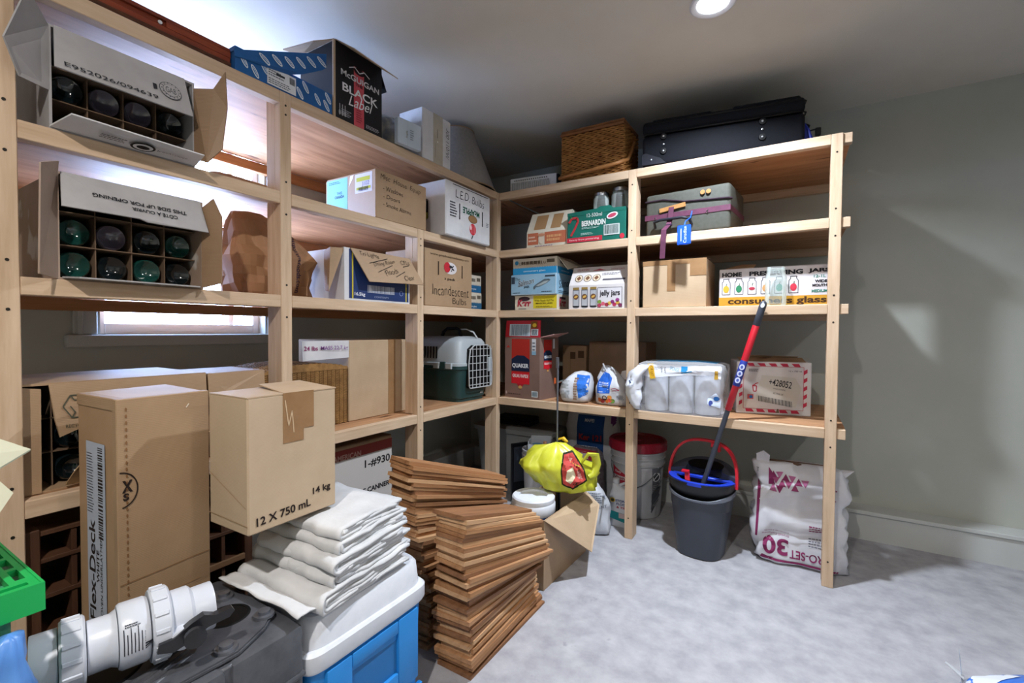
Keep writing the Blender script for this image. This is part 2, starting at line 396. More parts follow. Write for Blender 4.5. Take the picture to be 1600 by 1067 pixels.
for k, h in enumerate(HS):
    ys = [Y0L] + (YP[:2] + YP[3:] if k == 0 else YP)
    for a, b_ in zip(ys, ys[1:]):
        a2 = a + PW / 2 if a > Y0L else a; b2 = b_ - PW / 2
        at(lu, MB().box(XL - RT, XL, a2 + .0006, b2 - .0006, h - RH, h, .002).build('front_rail', wood('y'), None))
    at(lu, MB().box(XW + .039, XL - RT - .0008, Y0L, YW - .039, h - .012, h - .0003).build('shelf_board', ply('y'), None))
    at(lu, MB().box(XW + .0005, XW + .038, Y0L, YW - .04, h - .012 - .05, h - .0125, .002).build('wall_ledger', wood('y', 'ledger', '#b5835a', '#a06f47'), None))
    xs = [XL] + XP
    for a, b_ in zip(xs, xs[1:]):
        a2 = a + (.0007 if a == XL else PW / 2 + .0006); b2 = b_ - PW / 2 - .0006
        at(bu, MB().box(a2, b2, YB, YB + RT, h - RH, h, .002).build('front_rail', wood('x'), None))
    at(bu, MB().box(XP[1] + PW / 2 + .0008, .212, YB + .010, YB + .010 + RT, h - RH, h - .001, .002).build('rail_end', wood('x'), None))
    at(bu, MB().box(XL + .001, .212, YB + RT + .0105, YW - .0005, h - .012, h - .0003).build('shelf_board', ply('x'), None))
    at(bu, MB().box(XL + .02, .205, YW - .038, YW - .0008, h - .012 - .05, h - .0125, .002).build('wall_ledger', wood('x', 'ledger'), None))
# ================================================================ left unit: things on the shelves (local X runs along +Y, local -Y faces the room)
H1, H2, H3, H4 = [h + .0004 for h in HS]
def flap(t, pts, m, th=.004, name='flap', n=None): return MB().plate(pts, th, n).build(name, m, t)
BOTM = [mat('bottle_dark', '#0d1518', rough=.06, spec=.7, coat=.4), mat('bottle_green', '#123a34', rough=.08, spec=.7, coat=.4), mat('bottle_clear', '#4a4552', rough=.08, spec=.8, coat=.5)]
def bottle(label, loc, k, group):
    """wine bottle lying on its side, base towards local -Y (punt, rim, body, shoulder, neck)"""
    pr = [(.004, .022), (.018, .018), (.030, .004), (.034, .0005), (.0375, .004), (.0388, .012), (.0388, .185), (.034, .205), (.018, .232), (.0145, .25), (.0145, .285), (.016, .287), (.016, .295), (.004, .296)]
    o = MB().lathe(pr, (0, 0, 0), 28, M.Rotation(-PI / 2, 4, 'X')).build('wine_bottle', BOTM[k], None, 50)
    tag(o, label, 'bottle', group); o.location = loc; o.rotation_euler = (0, 0, PI / 2); return o
# ---- reddish board on top of the unit
RED = mat('red_board', '#8e3f22', '#6f2d18', sc=4, st=(1, 10, 10), rough=.4, bump=.05)
t = thing('wooden_board', 'long reddish-brown wooden board lying along the top shelf edge near the ceiling', 'board', (-1.712, .18, H1), 90)
mb = MB(); mb.box(0, .715, .004, .10, .018, .040, .002); mb.box(0, .715, .004, .10, .060, .072, .002); mb.box(0, .33, .004, .10, .040, .060); mb.box(.52, .715, .004, .10, .040, .060); mb.box(.33, .52, .014, .10, .040, .060)
mb.build('board', RED, t)
MB().box(0, .712, -.006, .09, 0, .018, .001).build('dark_strip', mat('bark', '#5b3621', '#3a2216', sc=14, st=(2, 10, 10), rough=.9, bump=.3), t)
MB().lathe([(.006, 0), (.006, .003), (.002, .004)], (.505, .012, .05), 12, M.Rotation(PI / 2, 4, 'X')).build('white_plug', WHT, t)
# ---- blue flat carton with raised lid
BLUE = mat('blue_card', '#1f5d9c', '#1a548f', sc=6, rough=.5, spec=.35)
t = thing('flat_carton', 'flat blue carton with white oval marks and half-open lid on top shelf', 'box', (-1.70, .902, H1), 90)
w, d, h = .40, .28, .085
open_box(MB(), w, d, h, .004).build('tray', BLUE, t)
open_box(MB(), w - .012, d - .012, h - .012, .002).build('lining', cardboard(0), t).location = (.006, .006, .005)
lip = [(-.004, -.004, .068), (.352, -.03, .222), (.350, -.03, .165), (.335, -.028, .150), (.25, -.020, .096), (.2, -.006, .075), (-.004, -.006, .045)]
l_ = MB(); l_.plate(lip, .004, (0, -1, .15)); l_.plate([(-.004, -.004, .068), (.352, -.03, .222), (.352, .25, .235), (-.004, .26, .09)], .004, (0, 0, 1)); l_ = l_.build('lid', BLUE, t)
def ovals(p, pts):
    for a, b in pts:
        p.ell(a, b, .024, .0085, '#d9dfe6', 1, rot=-1.0); p.ell(a, b, .019, .0045, '#2a68a6', 2, rot=-1.0); p.line(a - .008, b + .012, a + .008, b - .012, .0025, '#d9dfe6', 3)
p = Print(t, front(0, -.0005))
ovals(p, [(.03, .045), (.07, .026), (.105, .055), (.275, .06), (.33, .035), (.38, .06), (.25, .026), (.372, .026)])
p.rect(.115, .006, .232, .074, '#d6d9de', 2); p.lines(.12, .012, .21, .034, '#5a6068', 3, 3); p.lines(.12, .040, .19, .066, '#5a6068', 3, 3); p.bars(.205, .040, .227, .066, '#33373c', 10, 3); p.rect(.15, .05, .185, .058, '#33373c', 3)
p.done('print')
u_ = V((.356, -.026, .154)).normalized(); v_ = V((.002, 0, .057)); v_ = (v_ - u_ * v_.dot(u_)).normalized(); p = Print(l_, Face((-.004, -.0045, .068), u_, v_), bvh(l_), .05)
ovals(p, [(.10, -.029), (.15, -.032), (.20, -.037), (.25, -.037), (.30, -.033), (.35, -.031)]); p.done('print')
# ---- black wine carton with open flaps
BLKC = mat('black_card', '#15151a', '#101014', sc=5, rough=.55, spec=.35)
t = thing('wine_carton', 'tall black wine carton with red stripe and open flaps on top shelf', 'box', (-1.698, 1.318, H1), 90)
w, d, h = .262, .24, .325
open_box(MB(), w, d, h, .005).build('body', BLKC, t)
MB().box(-.010, .0, -.002, .006, 0, h).build('edge_strip', cardboard(1), t)
flap(t, [(0, .0, h), (w, .0, h), (w + .02, -.085, h - .062), (.03, -.085, h - .052)], cardboard(1))
flap(t, [(-.001, .235, h), (-.001, .005, h), (-.085, .03, h - .045), (-.10, .215, h - .03)], cardboard(1))
flap(t, [(w, .235, h), (w, .01, h), (w + .06, .03, h - .075), (w + .06, .2, h - .075)], BLKC)
p = Print(t, front(0, 0)); RD = '#c4525c'
p.rect(.098, .0, .155, .26, RD)
p.text('McGUIGAN', .135, .205, '#cfcfd4', w=.215, h=.026, bold=.02, l=3); p.text('THE', .127, .183, '#1a1a1e', w=.04, h=.012, bold=.02, l=3)
p.text('BLACK', .135, .145, '#e2e2e6', w=.2, h=.036, bold=.02, l=3); p.text('Label', .135, .103, '#e2e2e6', w=.14, h=.045, shear=.4, l=4, rot=4)
p.ell(.127, .245, .03, .016, '#2a1a1c', 2); p.path([(.07, .24), (.1, .255), (.127, .238), (.155, .255), (.185, .24)], .004, '#cfcfd4', 4)
p.lines(.11, .02, .145, .08, '#8a2d38', 6, 2); p.lines(.03, .02, .085, .05, '#a9a9b0', 4, 2); p.lines(.165, .012, .245, .03, '#a9a9b0', 3, 2)
for x in (.02, .034, .048): p.rect(x, .03, x + .004, .065, '#a9a9b0', 1); p.ell(x + .002, .028, .005, .012, '#a9a9b0', 1)
p.done()
# ---- clear bag, small white carton, white carton, lampshade
t = tag(bag_mb([(0, .13, .16, .02, .05), (.01, .13, .16, .12, .12), (.08, .13, .16, .125, .13), (.15, .14, .16, .11, .11), (.19, .15, .16, .07, .06), (.20, .15, .16, .01, .01)], 54, 2.6, .02, 9, 3, crease=.025).build('plastic_bag', mat('smoky_bag', '#6f7178', '#a9a48f', sc=9, lo=.4, hi=.6, rough=.25, spec=.6, spots=(6, .6, '#5d5028', (1, 1, 1))), None, 180), 'crumpled smoky plastic bag of oddments beside black wine carton on top shelf', 'bag')
place(t, (-1.72, 1.585, H1), 90)
t = carton('small_carton', 'small pale blue-white carton leaning against crumpled bag on top shelf', (-1.664, 1.652, H1), 84, .148, .028, .125, mat('pale_card', '#b9c6d4', '#b2bfce', sc=6, rough=.6), bev=.002)
p = Print(t, front()); p.text('fragile', .055, .055, '#7a745c', w=.035, rot=90); p.lines(.075, .035, .1, .09, '#7d8794', 5); p.line(.06, .0, .06, .125, .001, '#8f9caa'); p.done()
t = carton('white_carton', 'white carton with handwritten number on its side beside lampshade', (-1.697, 1.862, H1), 90, .235, .17, .268, GREYC and WHITEC)
p = Print(t, front())
p.rect(.085, 0, .165, .268, mat('tape_cream', '#b9b3a6', '#a8a293', sc=9, rough=.3, spec=.5), 0); p.text('300 110/W', .205, .135, BLK, hand=1, w=.17, h=.028, rot=-90, shear=.2, l=2); p.line(.118, .14, .12, .19, .003, '#4a4a4a', 2); p.ell(.12, .12, .004, .004, '#efefef', 2); p.line(.1, .03, .105, .11, .002, '#77736a', 2); p.done()
SHADE = mat('linen', '#8f8b88', '#858180', sc=60, rough=.9, spec=.1, bump=.05)
t = thing('lamp_shade', 'cone-shaped grey fabric lampshade standing on the top shelf corner', 'lampshade', (-1.935, 2.448, H1))
mb = MB(); n = 48
mb.lathe([(.262, .004), (.118, .385), (.115, .385), (.258, .004)], seg=n, cap=False); mb.build('fabric_cone', SHADE, t, 60)
for nm, r, z in (('top_ring', .1175, .388), ('bottom_ring', .262, .004)):
    MB().tube([(r * math.cos(2 * PI * i / 40), r * math.sin(2 * PI * i / 40), z) for i in range(41)], .004, 6).build(nm, mat('ring_brown', '#8a6e52', rough=.6), t, 60)
# ---- wine cartons lying on their sides
DIV = mat('divider_card', '#6b5644', '#5c4938', sc=6, rough=.9)
def wine_carton(label, loc, w, d, h, m, nx, rows, x0, lifts, names, kinds, group):
    t = thing('wine_carton', label, 'box', loc, 90)
    open_box(MB(), w, d, h, .006, 'y').build('body', m, t)
    pit = (w - .016) / nx; rp = (h - .012) / 3
    mb = MB()
    for i in range(1, nx): mb.box(.008 + i * pit - .0015, .008 + i * pit + .0015, .045, d - .02, .008, h - .008)
    for j in range(1, 3): mb.box(.008, w - .008, .04, d - .02, .006 + j * rp - .0015, .006 + j * rp + .0015)
    mb.build('divider', DIV, t)
    return t, pit, rp
def carton_bottles(loc, pit, rp, sel, group, dep=.052):
    for (i, j, k, lb) in sel:
        bottle(lb, (loc[0] - dep - rnd.uniform(0, .014), loc[1] + .008 + (i + .5) * pit, loc[2] + .006 + j * rp + .0413), k, group)
# upper carton (grey-white), four bottles to be seen above the drooping front flap
L1 = (-1.70, .42, H2)
t, pit, rp = wine_carton('grey wine carton lying on its side, open, on second shelf from top', L1, .35, .37, .275, GREYC, 4, 3, 0, 0, 0, 0, 0)
f_ = flap(t, [(.010, -.004, .272), (.318, -.004, .272), (.322, -.052, .142), (.0, -.045, .148)], GREYC)
nrm = V((0, -.94, .34)); p = Print(f_, Face((0, -.0465, .148), (1, 0, 0), V((0, .335, .942))), bvh(f_))
p.text('E952026/094639', .125, .017, '#2a2a2e', w=.21, h=.013, l=1); p.rect(.222, .047, .232, .065, '#2a2a2e', 1)
p.ell(.268, .058, .030, .030, '#4b4b50', 1, 32); p.ell(.268, .058, .028, .028, '#a6a4a5', 2, 32); p.ell(.268, .058, .021, .021, '#4b4b50', 3, 32); p.ell(.268, .058, .0198, .0198, '#a6a4a5', 4, 32); p.text('GAB', .268, .058, '#4b4b50', w=.028, h=.02, l=5)
for i in range(14): p.line(.268 + .023 * math.cos(i * .449), .058 + .023 * math.sin(i * .449), .268 + .026 * math.cos(i * .449), .058 + .026 * math.sin(i * .449), .003, '#4b4b50', 5)
p.done()
f_ = flap(t, [(.0, -.002, .004), (.35, -.002, .004), (.335, -.095, .016), (.02, -.092, .022)], WHITEC)
p = Print(f_, Face((.02, -.090, .016), V((1, 0, 0)), V((0, .985, -.14))))
p.f = Face((.0, -.0925, .0105), (1, 0, 0), (0, .993, -.12)); p.f.n = V((0, -.12, -.993))
p.ell(.19, .045, .030, .028, BLK, 1, 30); p.ell(.19, .045, .024, .021, '#c8c8cc', 2, 30); p.ell(.19, .045, .016, .012, BLK, 3); p.lines(.09, .03, .15, .06, '#55555b', 3); p.text('Recyclable', .265, .04, '#4a4a50', w=.08, h=.012); p.done()
flap(t, [(.002, .0, .10), (.002, .0, .27), (-.055, -.085, .30), (-.095, -.075, .165), (-.06, -.03, .10)], GREYC)
flap(t, [(.348, .0, .03), (.36, -.055, .01), (.395, -.08, .06), (.41, -.085, .20), (.405, -.085, .315), (.385, -.05, .26), (.348, .0, .258)], cardboard(2))
carton_bottles(L1, pit, rp, [(0, 1, 0, 'dark bottle base, leftmost of four in the upper grey carton'), (1, 1, 2, 'wine bottle base, second from left in the upper grey carton'), (2, 1, 2, 'wine bottle base, third from left in the upper grey carton'), (3, 1, 0, 'black bottle base, rightmost of four in the upper grey carton')], 'bottles in the upper wine carton', .045)
# lower carton, eight bottles
L2 = (-1.70, .43, H3)
CB2 = mat('pinkish_card', '#a08c7f', '#94806f', sc=5, rough=.85, bump=.06, spots=(7, .6, '#b8b2ac', (1, 1, 1)))
t, pit, rp = wine_carton('torn brown-white wine carton lying on its side with eight bottle bases showing', L2, .362, .37, .29, CB2, 4, 3, 0, 0, 0, 0, 0)
f_ = flap(t, [(.008, -.004, .288), (.35, -.004, .288), (.362, -.035, .185), (.19, -.042, .184), (.17, -.044, .190), (.0, -.04, .19)], GREYC)
p = Print(f_, Face((0, -.0425, .188), (1, 0, 0), V((0, .335, .942))), bvh(f_))
p.text('THIS SIDE UP FOR OPENING', .185, .052, BLK, w=.235, h=.012, rot=180, bold=.02); p.text('C\u00d4T\u00c9 \u00c0 OUVRIR', .215, .030, BLK, w=.12, h=.014, rot=180, bold=.02); p.done()
flap(t, [(.002, -.0, .0), (.004, 0, .27), (.0, -.03, .31), (-.045, -.075, .285), (-.05, -.07, .005)], CB2)
flap(t, [(.36, .0, .004), (.36, 0, .27), (.378, -.04, .30), (.392, -.065, .24), (.392, -.06, .02)], cardboard(2))
flap(t, [(.01, -.001, .004), (.352, -.001, .004), (.33, -.05, .002), (.03, -.055, .002)], GREYC)
nm = ['leftmost', 'second from left', 'third from left', 'rightmost']
sel = [(i, j, [[1, 0, 1, 0], [1, 2, 0, 1], [0, 1, 0, 0]][j][i], '%s bottle base, %s in the %s row of the torn carton' % (['green', 'dark', 'clear grey'][[[1, 0, 1, 0], [1, 2, 0, 1], [0, 1, 0, 0]][j][i] - 1 if 0 else {1: 0, 0: 1, 2: 2}[[[1, 0, 1, 0], [1, 2, 0, 1], [0, 1, 0, 0]][j][i]]], nm[i], ['lower', 'upper'][j])) for j in (0, 1) for i in range(4)]
carton_bottles(L2, pit, rp, sel, 'bottles in the torn wine carton')
# ---- flat brown paper on shelf two
PAPER = mat('kraft_paper', '#a47c5e', '#95704f', sc=5, rough=.8, spec=.2)
t = tag(bag_mb([(0, .22, .14, .2, .12), (.012, .22, .14, .215, .14), (.03, .2, .14, .19, .13), (.055, .17, .16, .13, .09), (.075, .12, .17, .05, .04), (.08, .12, .17, .01, .01)], 30, 2.5, .014, 8, 5, .5, crease=.03, step=.03).build('paper_bag', PAPER, None, 180), 'flattened crumpled brown paper bag lying behind the post on second shelf', 'bag')
place(t, (-1.80, .87, H2 + .006), 90)
# ---- misc house equipment carton
t = carton('cardboard_box', 'brown box with handwritten list of house equipment and blue label on its side', (-1.70, 1.545, H2), 90, .352, .36, .232, cardboard(0))
p = Print(t, front()); K = '#1d1512'
p.text('Misc  House  Equip', .165, .195, K, hand=1, w=.275, h=.03, shear=.1, rot=-2); p.text('- Windows', .11, .150, K, hand=1, w=.13, h=.022); p.text('- Doors', .10, .112, K, hand=1, w=.11, h=.02); p.text('- Smoke Alarms', .14, .072, K, hand=1, w=.19, h=.02, rot=-2); p.done()
p = Print(t, leftf(.36)); p.rect(.215, .13, .335, .222, '#cfcfe0'); p.rect(.225, .185, .32, .205, '#b6b93c', 1); p.text('J102', .29, .17, '#6a6a88', w=.05, l=1); p.rect(.225, .145, .325, .158, '#b6b93c', 1); p.bars(.24, .138, .31, .156, '#2b2b33', 14, 2)
p.rect(.0, .06, .16, .222, '#7fc3dd'); p.rect(.0, .06, .004, .222, '#e5eef2', 1); p.text('THIS', .1, .15, '#2a4d66', w=.04, l=1); p.text('CANADA', .1, .132, '#2a4d66', w=.07, h=.014, bold=.02, l=1); p.lines(.02, .2, .11, .215, '#3a6078', 2); p.pts2([(.17, .17), (.2, .21), (.205, .225), (.18, .222)], '#e6e6ee'); p.done('label')
# ---- LED carton
t = carton('fruit_carton', 'white fruit carton marked in pen for LED bulbs, overhanging the second shelf', (-1.655, 2.005, H2), 90, .435, .33, .305, WHITEC, bev=.006)
MB().box(.01, .425, .012, .33, -.0002, .0).build('base_liner', GREYC, t)
p = Print(t, front())
p.text('L.E.D. Bulbs', .225, .245, '#2c2c34', hand=1, w=.28, h=.045, rot=-1, shear=.1); p.text('McAPPLE', .235, .168, '#15533f', w=.165, h=.036, rot=180, bold=.03)
p.ell(.25, .13, .045, .024, '#6d5032', 1); p.ell(.25, .13, .041, .020, '#91704c', 2); p.rect(.118, .105, .127, .195, '#222228', 1); p.rect(.345, .105, .354, .195, '#222228', 1)
p.lines(.035, .11, .1, .2, '#46464e', 6, 1, .5); p.ell(.25, .07, .032, .034, '#c02736', 1); p.ell(.23, .078, .008, .014, '#f0d8da', 2); p.line(.25, .033, .238, .012, .008, '#1c2c26', 2)
for i in (-1, 0, 1): p.line(.25 + i * .016, .045, .25 + i * .016, .098, .0015, '#e9c6ca', 3)
p.line(.06, .292, .41, .292, .004, '#3a3a42'); p.lines(.39, .11, .42, .14, '#666a78', 3); p.done('print')
p = Print(t, leftf(.33)); p.text('N', .125, .222, '#15604c', w=.055, h=.06, bold=.05); p.text('BC', .05, .222, '#15604c', w=.06, h=.06, bold=.05); p.text('16', .07, .275, '#4a4a52', w=.03); p.done('print')
m_ = MB(); m_.lathe([(.012, 0), (.012, .002)], (0, .14, .2), 16, M.Rotation(PI / 2, 4, 'Y')); m_.lathe([(.012, 0), (.012, .002)], (0, .14, .105), 16, M.Rotation(PI / 2, 4, 'Y')); m_.box(-.002, 0, .128, .152, .105, .2); m_.build('hand_slot', flat('#0b0b0d'), t)
MB().box(-.0028, -.002, .130, .150, .10, .135).build('slot_filling', flat('#7c7a2c'), t)
# ---- third shelf: paper bag, bulb cartons
t = thing('paper_bag', 'tall crumpled brown paper grocery bag with web address behind post on third shelf', 'bag', (-1.815, .960, H3), 90)
b_ = bag_mb([(0, .2, .125, .150, .105), (.015, .2, .125, .155, .11), (.12, .2, .125, .165, .112), (.165, .205, .125, .175, .115), (.205, .19, .125, .16, .085), (.26, .165, .125, .125, .07), (.31, .13, .13, .085, .05), (.345, .11, .13, .045, .02), (.35, .11, .13, .01, .01)], 34, 4, .010, 8, 9, crease=.032, step=.028).build('bag_body', PAPER, t, 12)
p = Print(t, front(0, -.02), bvh(b_)); p.text('http://thefoods.com', .262, .145, '#2c1f3a', w=.24, h=.028, rot=-90, bold=.01); p.done()
t = thing('bulb_carton', 'blue and white carton with hanging cardboard flap listing lights on third shelf', 'box', (-1.698, 1.362, H3), 90)
NAVY = mat('navy_card', '#1d3266', '#19305e', sc=6, rough=.5, spec=.35)
open_box(MB(), .405, .27, .232, .005).build('body', WHITEC, t)
f_ = flap(t, [(.03, -.001, .231), (.40, -.001, .231), (.455, -.05, .10), (.10, -.045, .085)], cardboard(0))
u = V((.37, -.0, .0)).normalized(); p = Print(f_, Face((.03, -.0015, .231), (1, 0, 0), V((0, .31, .951))), bvh(f_))
p.text('Tri Lights', .10, -.022, K, hand=1, w=.115, h=.026); p.text('Dining Room', .185, -.052, K, hand=1, w=.14, h=.024, rot=14); p.text('CFLs', .325, -.03, K, hand=1, w=.06, h=.022, rot=10); p.text('Floods', .22, -.09, K, hand=1, w=.085, h=.026, rot=18); p.text('Clear', .33, -.112, K, hand=1, w=.07, h=.025, rot=10)
p.line(.09, -.062, .21, -.025, .003, K); p.line(.135, -.10, .235, -.055, .003, K); p.line(.24, -.115, .31, -.08, .003, K); p.line(.305, -.055, .35, -.042, .003, K); p.done()
flap(t, [(.004, .004, .230), (.004, .085, .230), (-.04, .088, .215), (-.055, .06, .04), (-.075, .008, .03), (-.07, .002, .222)], cardboard(0), n=(-.6, -.7, .2))
p = Print(t, front()); p.rect(.025, .008, .397, .228, NAVY, 0); p.rect(.04, .008, .048, .228, '#b8a83a', 1); p.rect(.375, .008, .383, .228, '#b8a83a', 1); p.bars(.13, .04, .30, .075, '#c9ccd6', 34, 1); p.rect(.13, .04, .30, .041, '#c9ccd6', 1)
p.text('16.5kg', .085, .028, '#d8dae2', w=.06, h=.02, bold=.02); p.text('CONTENTS', .215, .022, '#9aa2bc', w=.09, h=.008); p.ell(.345, .05, .013, .013, '#8b94b4', 1); p.ell(.345, .05, .010, .010, '#1d3266', 2); p.done('print')
t = carton('produce_carton', 'brown produce carton with red sticker marked incandescent bulbs on third shelf', (-1.70, 1.886, H3), 90, .425, .30, .312, cardboard(0))
MB().box(-.0012, .0, .01, .10, .24, .31).build('white_label', WHITEC, t)
p = Print(t, front()); p.text('www.producemadeeasy.org', .215, .285, '#4b3624', w=.35, h=.016, bold=.01); p.rect(.105, .175, .114, .25, '#35241a', 1); p.rect(.32, .175, .329, .25, '#35241a', 1)
p.ell(.215, .222, .058, .034, '#c9c4c6', 1); p.ell(.185, .225, .028, .03, '#b32632', 2); p.text('%', .225, .222, '#28282c', w=.045, h=.035, bold=.05, l=3); p.text('z pack', .21, .158, K, w=.1, h=.018, bold=.02); p.text('Incandescent', .225, .092, K, hand=1, w=.33, h=.055); p.text('Bulbs', .30, .035, K, hand=1, w=.13, h=.035); p.done()
def wave_box(name, label, loc, deg, w, d, h, group=None, tint='#2e7fb0'):
    t = carton(name, label, loc, deg, w, d, h, mat('cream_card', '#cfc8ba', '#c2baaa', sc=8, rough=.75), group=group, bev=.002)
    for fc, ww in ((front(), w), (rightf(w), d), (leftf(d), d)):
        p = Print(t, fc); pts = [(0.001, .002), (ww - .001, .002)]
        n = max(6, int(ww / .012)); b = h * .40
        pts += [(ww - .001 - (ww - .002) * i / (2 * n), b + (.006 if i % 2 else 0)) for i in range(2 * n + 1)]
        p.pts2(pts, tint); p.lines(ww * .2, h * .62, ww * .75, h * .82, '#5a5348', 1, 1, .9); p.rect(ww * .78, h * .66, ww * .95, h * .86, '#5a5348', 1); p.text('consumers glass', ww * .5, h * .2, '#d5e4ea', w=ww * .5, h=h * .13, l=2); p.done('print')
    return t
t = wave_box('jar_carton', 'jar carton with dark blue wave, lower of two beside incandescent bulb box', (-1.81, 2.335, H3), 90, .235, .25, .115, 'cartons behind the bulb box', '#24587c')
t = wave_box('jar_carton', 'jar carton with dark blue wave, upper of two beside incandescent bulb box', (-1.812, 2.332, H3 + .1155), 90, .235, .25, .115, 'cartons behind the bulb box', '#1d5c88')
# ---- fourth shelf
t = thing('wine_carton', 'wide brown wine carton with recycling mark and torn front on the lowest shelf', 'box', (-1.74, .362, H4), 90)
w, d, h = .452, .37, .30
open_box(MB(), w, d, h, .006, 'y').build('body', cardboard(0), t)
mb = MB()
for i in range(1, 6): mb.box(-.012 + i * .084 - .003, -.012 + i * .084, .04, d - .02, .008, h - .008)
for j in (1, 2): mb.box(.008, w - .008, .04, d - .02, .006 + j * .095, .006 + j * .095 + .003)
mb.build('divider', DIV, t)
flap(t, [(.0, -.002, .003), (.038, -.006, .003), (.040, -.006, .285), (.0, -.002, .292)], cardboard(0))
f_ = flap(t, [(.055, -.003, .296), (.45, -.003, .298), (.45, -.012, .17), (.11, -.016, .165), (.072, -.018, .15), (.062, -.018, .20)], cardboard(0))
flap(t, [(.15, -.001, .004), (.45, -.001, .004), (.45, -.05, .10), (.13, -.055, .105), (.095, -.04, .05), (.085, -.01, .012)], cardboard(3))
p = Print(f_, Face((0, -.021, .15), (1, 0, 0), V((0, .1, .995))), bvh(f_))
G = '#4b4a3c'
for k in range(3):
    a = PI / 2 + k * 2 * PI / 3; pt = [(.115 + .034 * math.cos(a + q), .082 + .036 * math.sin(a + q)) for q in (-.55, .55)]
    c_, s_ = pt; p.path([c_, s_], .003, G); p.path([((c_[0] - .115) * .55 + .115, (c_[1] - .082) * .55 + .082), ((s_[0] - .115) * .55 + .115, (s_[1] - .082) * .55 + .082)], .003, G); p.path([s_, ((s_[0] - .115) * .55 + .115, (s_[1] - .082) * .55 + .082)], .003, G)
    a2 = a + 2 * PI / 3 - .55; p.path([s_, (.115 + .034 * math.cos(a2), .082 + .036 * math.sin(a2))], .003, G)
p.text('RECYCLABLE', .115, .028, G, w=.06, h=.009); p.done()
for (y, j, k, lb) in [(.476, 0, 0, 'dark bottle base, lowest in the wide brown carton behind the tall box'), (.476, 1, 0, 'dark bottle base, middle one in the wide brown carton'), (.476, 2, 1, 'green bottle base, topmost in the wide brown carton'), (.560, 1, 0, 'dark bottle base half hidden behind the tall box, middle row'), (.560, 0, 0, 'dark bottle base half hidden behind the tall box, bottom row')]:
    bottle(lb, (-1.79, y, H4 + .0483 + j * .095), k, 'bottles in the wide brown carton')
t = carton('cardboard_box', 'plain brown carton on the lowest shelf just behind the white-topped box', (-1.742, .822, H4), 90, .205, .25, .295, cardboard(2))
MB().plate([(.0, -.001, .294), (.2, -.001, .292), (.2, -.008, .225), (.13, -.01, .215), (.06, -.012, .222), (.0, -.008, .212)], .003, (0, -1, 0)).build('flap', cardboard(0), t)
# woven basket
RATT = mat('rattan', '#9c7647', '#7c5a32', sc=26, rough=.6, spec=.3)
t = thing('woven_basket', 'brown woven rattan chest with domed lid on the lowest shelf', 'basket', (-1.842, 1.075, H4), 90)
w, d, h = .422, .30, .262
MB().box(.004, w - .004, .004, d - .004, 0, h, .004).build('body', mat('rattan_inner', '#5f4425', rough=.8), t)
mb = MB(); c_ = .022
def herring(mb, fc, W_, H_):
    nx, nz = int(W_ / c_), int(H_ / (c_ * .36))
    for i in range(nx):
        for j in range(nz):
            a, b = i * c_, j * c_ * .36; s_ = 1 if i % 2 else -1
            l0 = .0025
            q = [(a + .001, b + (0 if s_ > 0 else .0075)), (a + c_ - .001, b + (.0075 if s_ > 0 else 0)), (a + c_ - .001, b + (.0135 if s_ > 0 else .006)), (a + .001, b + (.006 if s_ > 0 else .0135))]
            q = [(x, min(y, H_)) for x, y in q]
            f = [fc.p(x, y, 0) for x, y in q]; g = [fc.p(a_ * .88 + (q[0][0] + q[2][0]) / 2 * .12, b_ * .8 + (q[0][1] + q[2][1]) / 2 * .2, .003) for a_, b_ in q]
            F_ = [mb.bm.verts.new(v) for v in f]; G_ = [mb.bm.verts.new(v) for v in g]; mb.bm.faces.new(G_)
            for k in range(4): mb.bm.faces.new((F_[k], F_[(k + 1) % 4], G_[(k + 1) % 4], G_[k]))
herring(mb, front(0, .004), w, h); herring(mb, leftf(d, .004), d, h); herring(mb, Face((w - .004, 0, 0), (0, 1, 0), (0, 0, 1)), d, h)
mb.build('weave', RATT, t, kind='stuff')
lm = MB(); R_ = []
for i in range(21):
    x = w * i / 20; zz = h + .004 + .028 * math.sin(PI * i / 20) ** .6
    R_.append([V((x, .0, h)), V((x, d, h)), V((x, d, zz)), V((x, 0, zz))])
lm.loops(R_); lid = lm.build('lid', RATT, t, 30)
mb = MB()
for j in range(22):
    for i in range(26):
        x = w * (i + .5) / 26; zz = h + .004 + .028 * math.sin(PI * (i + .5) / 26) ** .6
        mb.box(x - .006, x + .006, d * (j + .15) / 22, d * (j + .85) / 22, zz - .004, zz + (.0035 if (i + j) % 2 else .001))
mb.build('lid_weave', RATT, lid, kind='stuff')
# large carton with white flap
t = carton('cardboard_box', 'large brown carton with tape strip and white printed flap on the lowest shelf', (-1.845, 1.505, H4), 90, .425, .40, .398, cardboard(1))
MB().box(.255, .305, -.0015, -.0002, 0, .398).build('packing_tape', mat('brown_tape', '#94724f', '#8a6846', sc=20, rough=.35, spec=.5), t)
f_ = flap(t, [(.0, .0, .398), (-.26, -.012, .398), (-.255, -.012, .31), (-.0, 0, .315)], WHITEC, n=(0, -1, 0))
p = Print(f_, front(0, -.012)); P_ = '#7a4a8a'; p.text('24 lbs', -.215, .365, '#8a3f6a', w=.07, h=.02, bold=.02); p.text('MASS 22.7 kg', -.09, .362, P_, w=.15, h=.024, bold=.01); p.done()
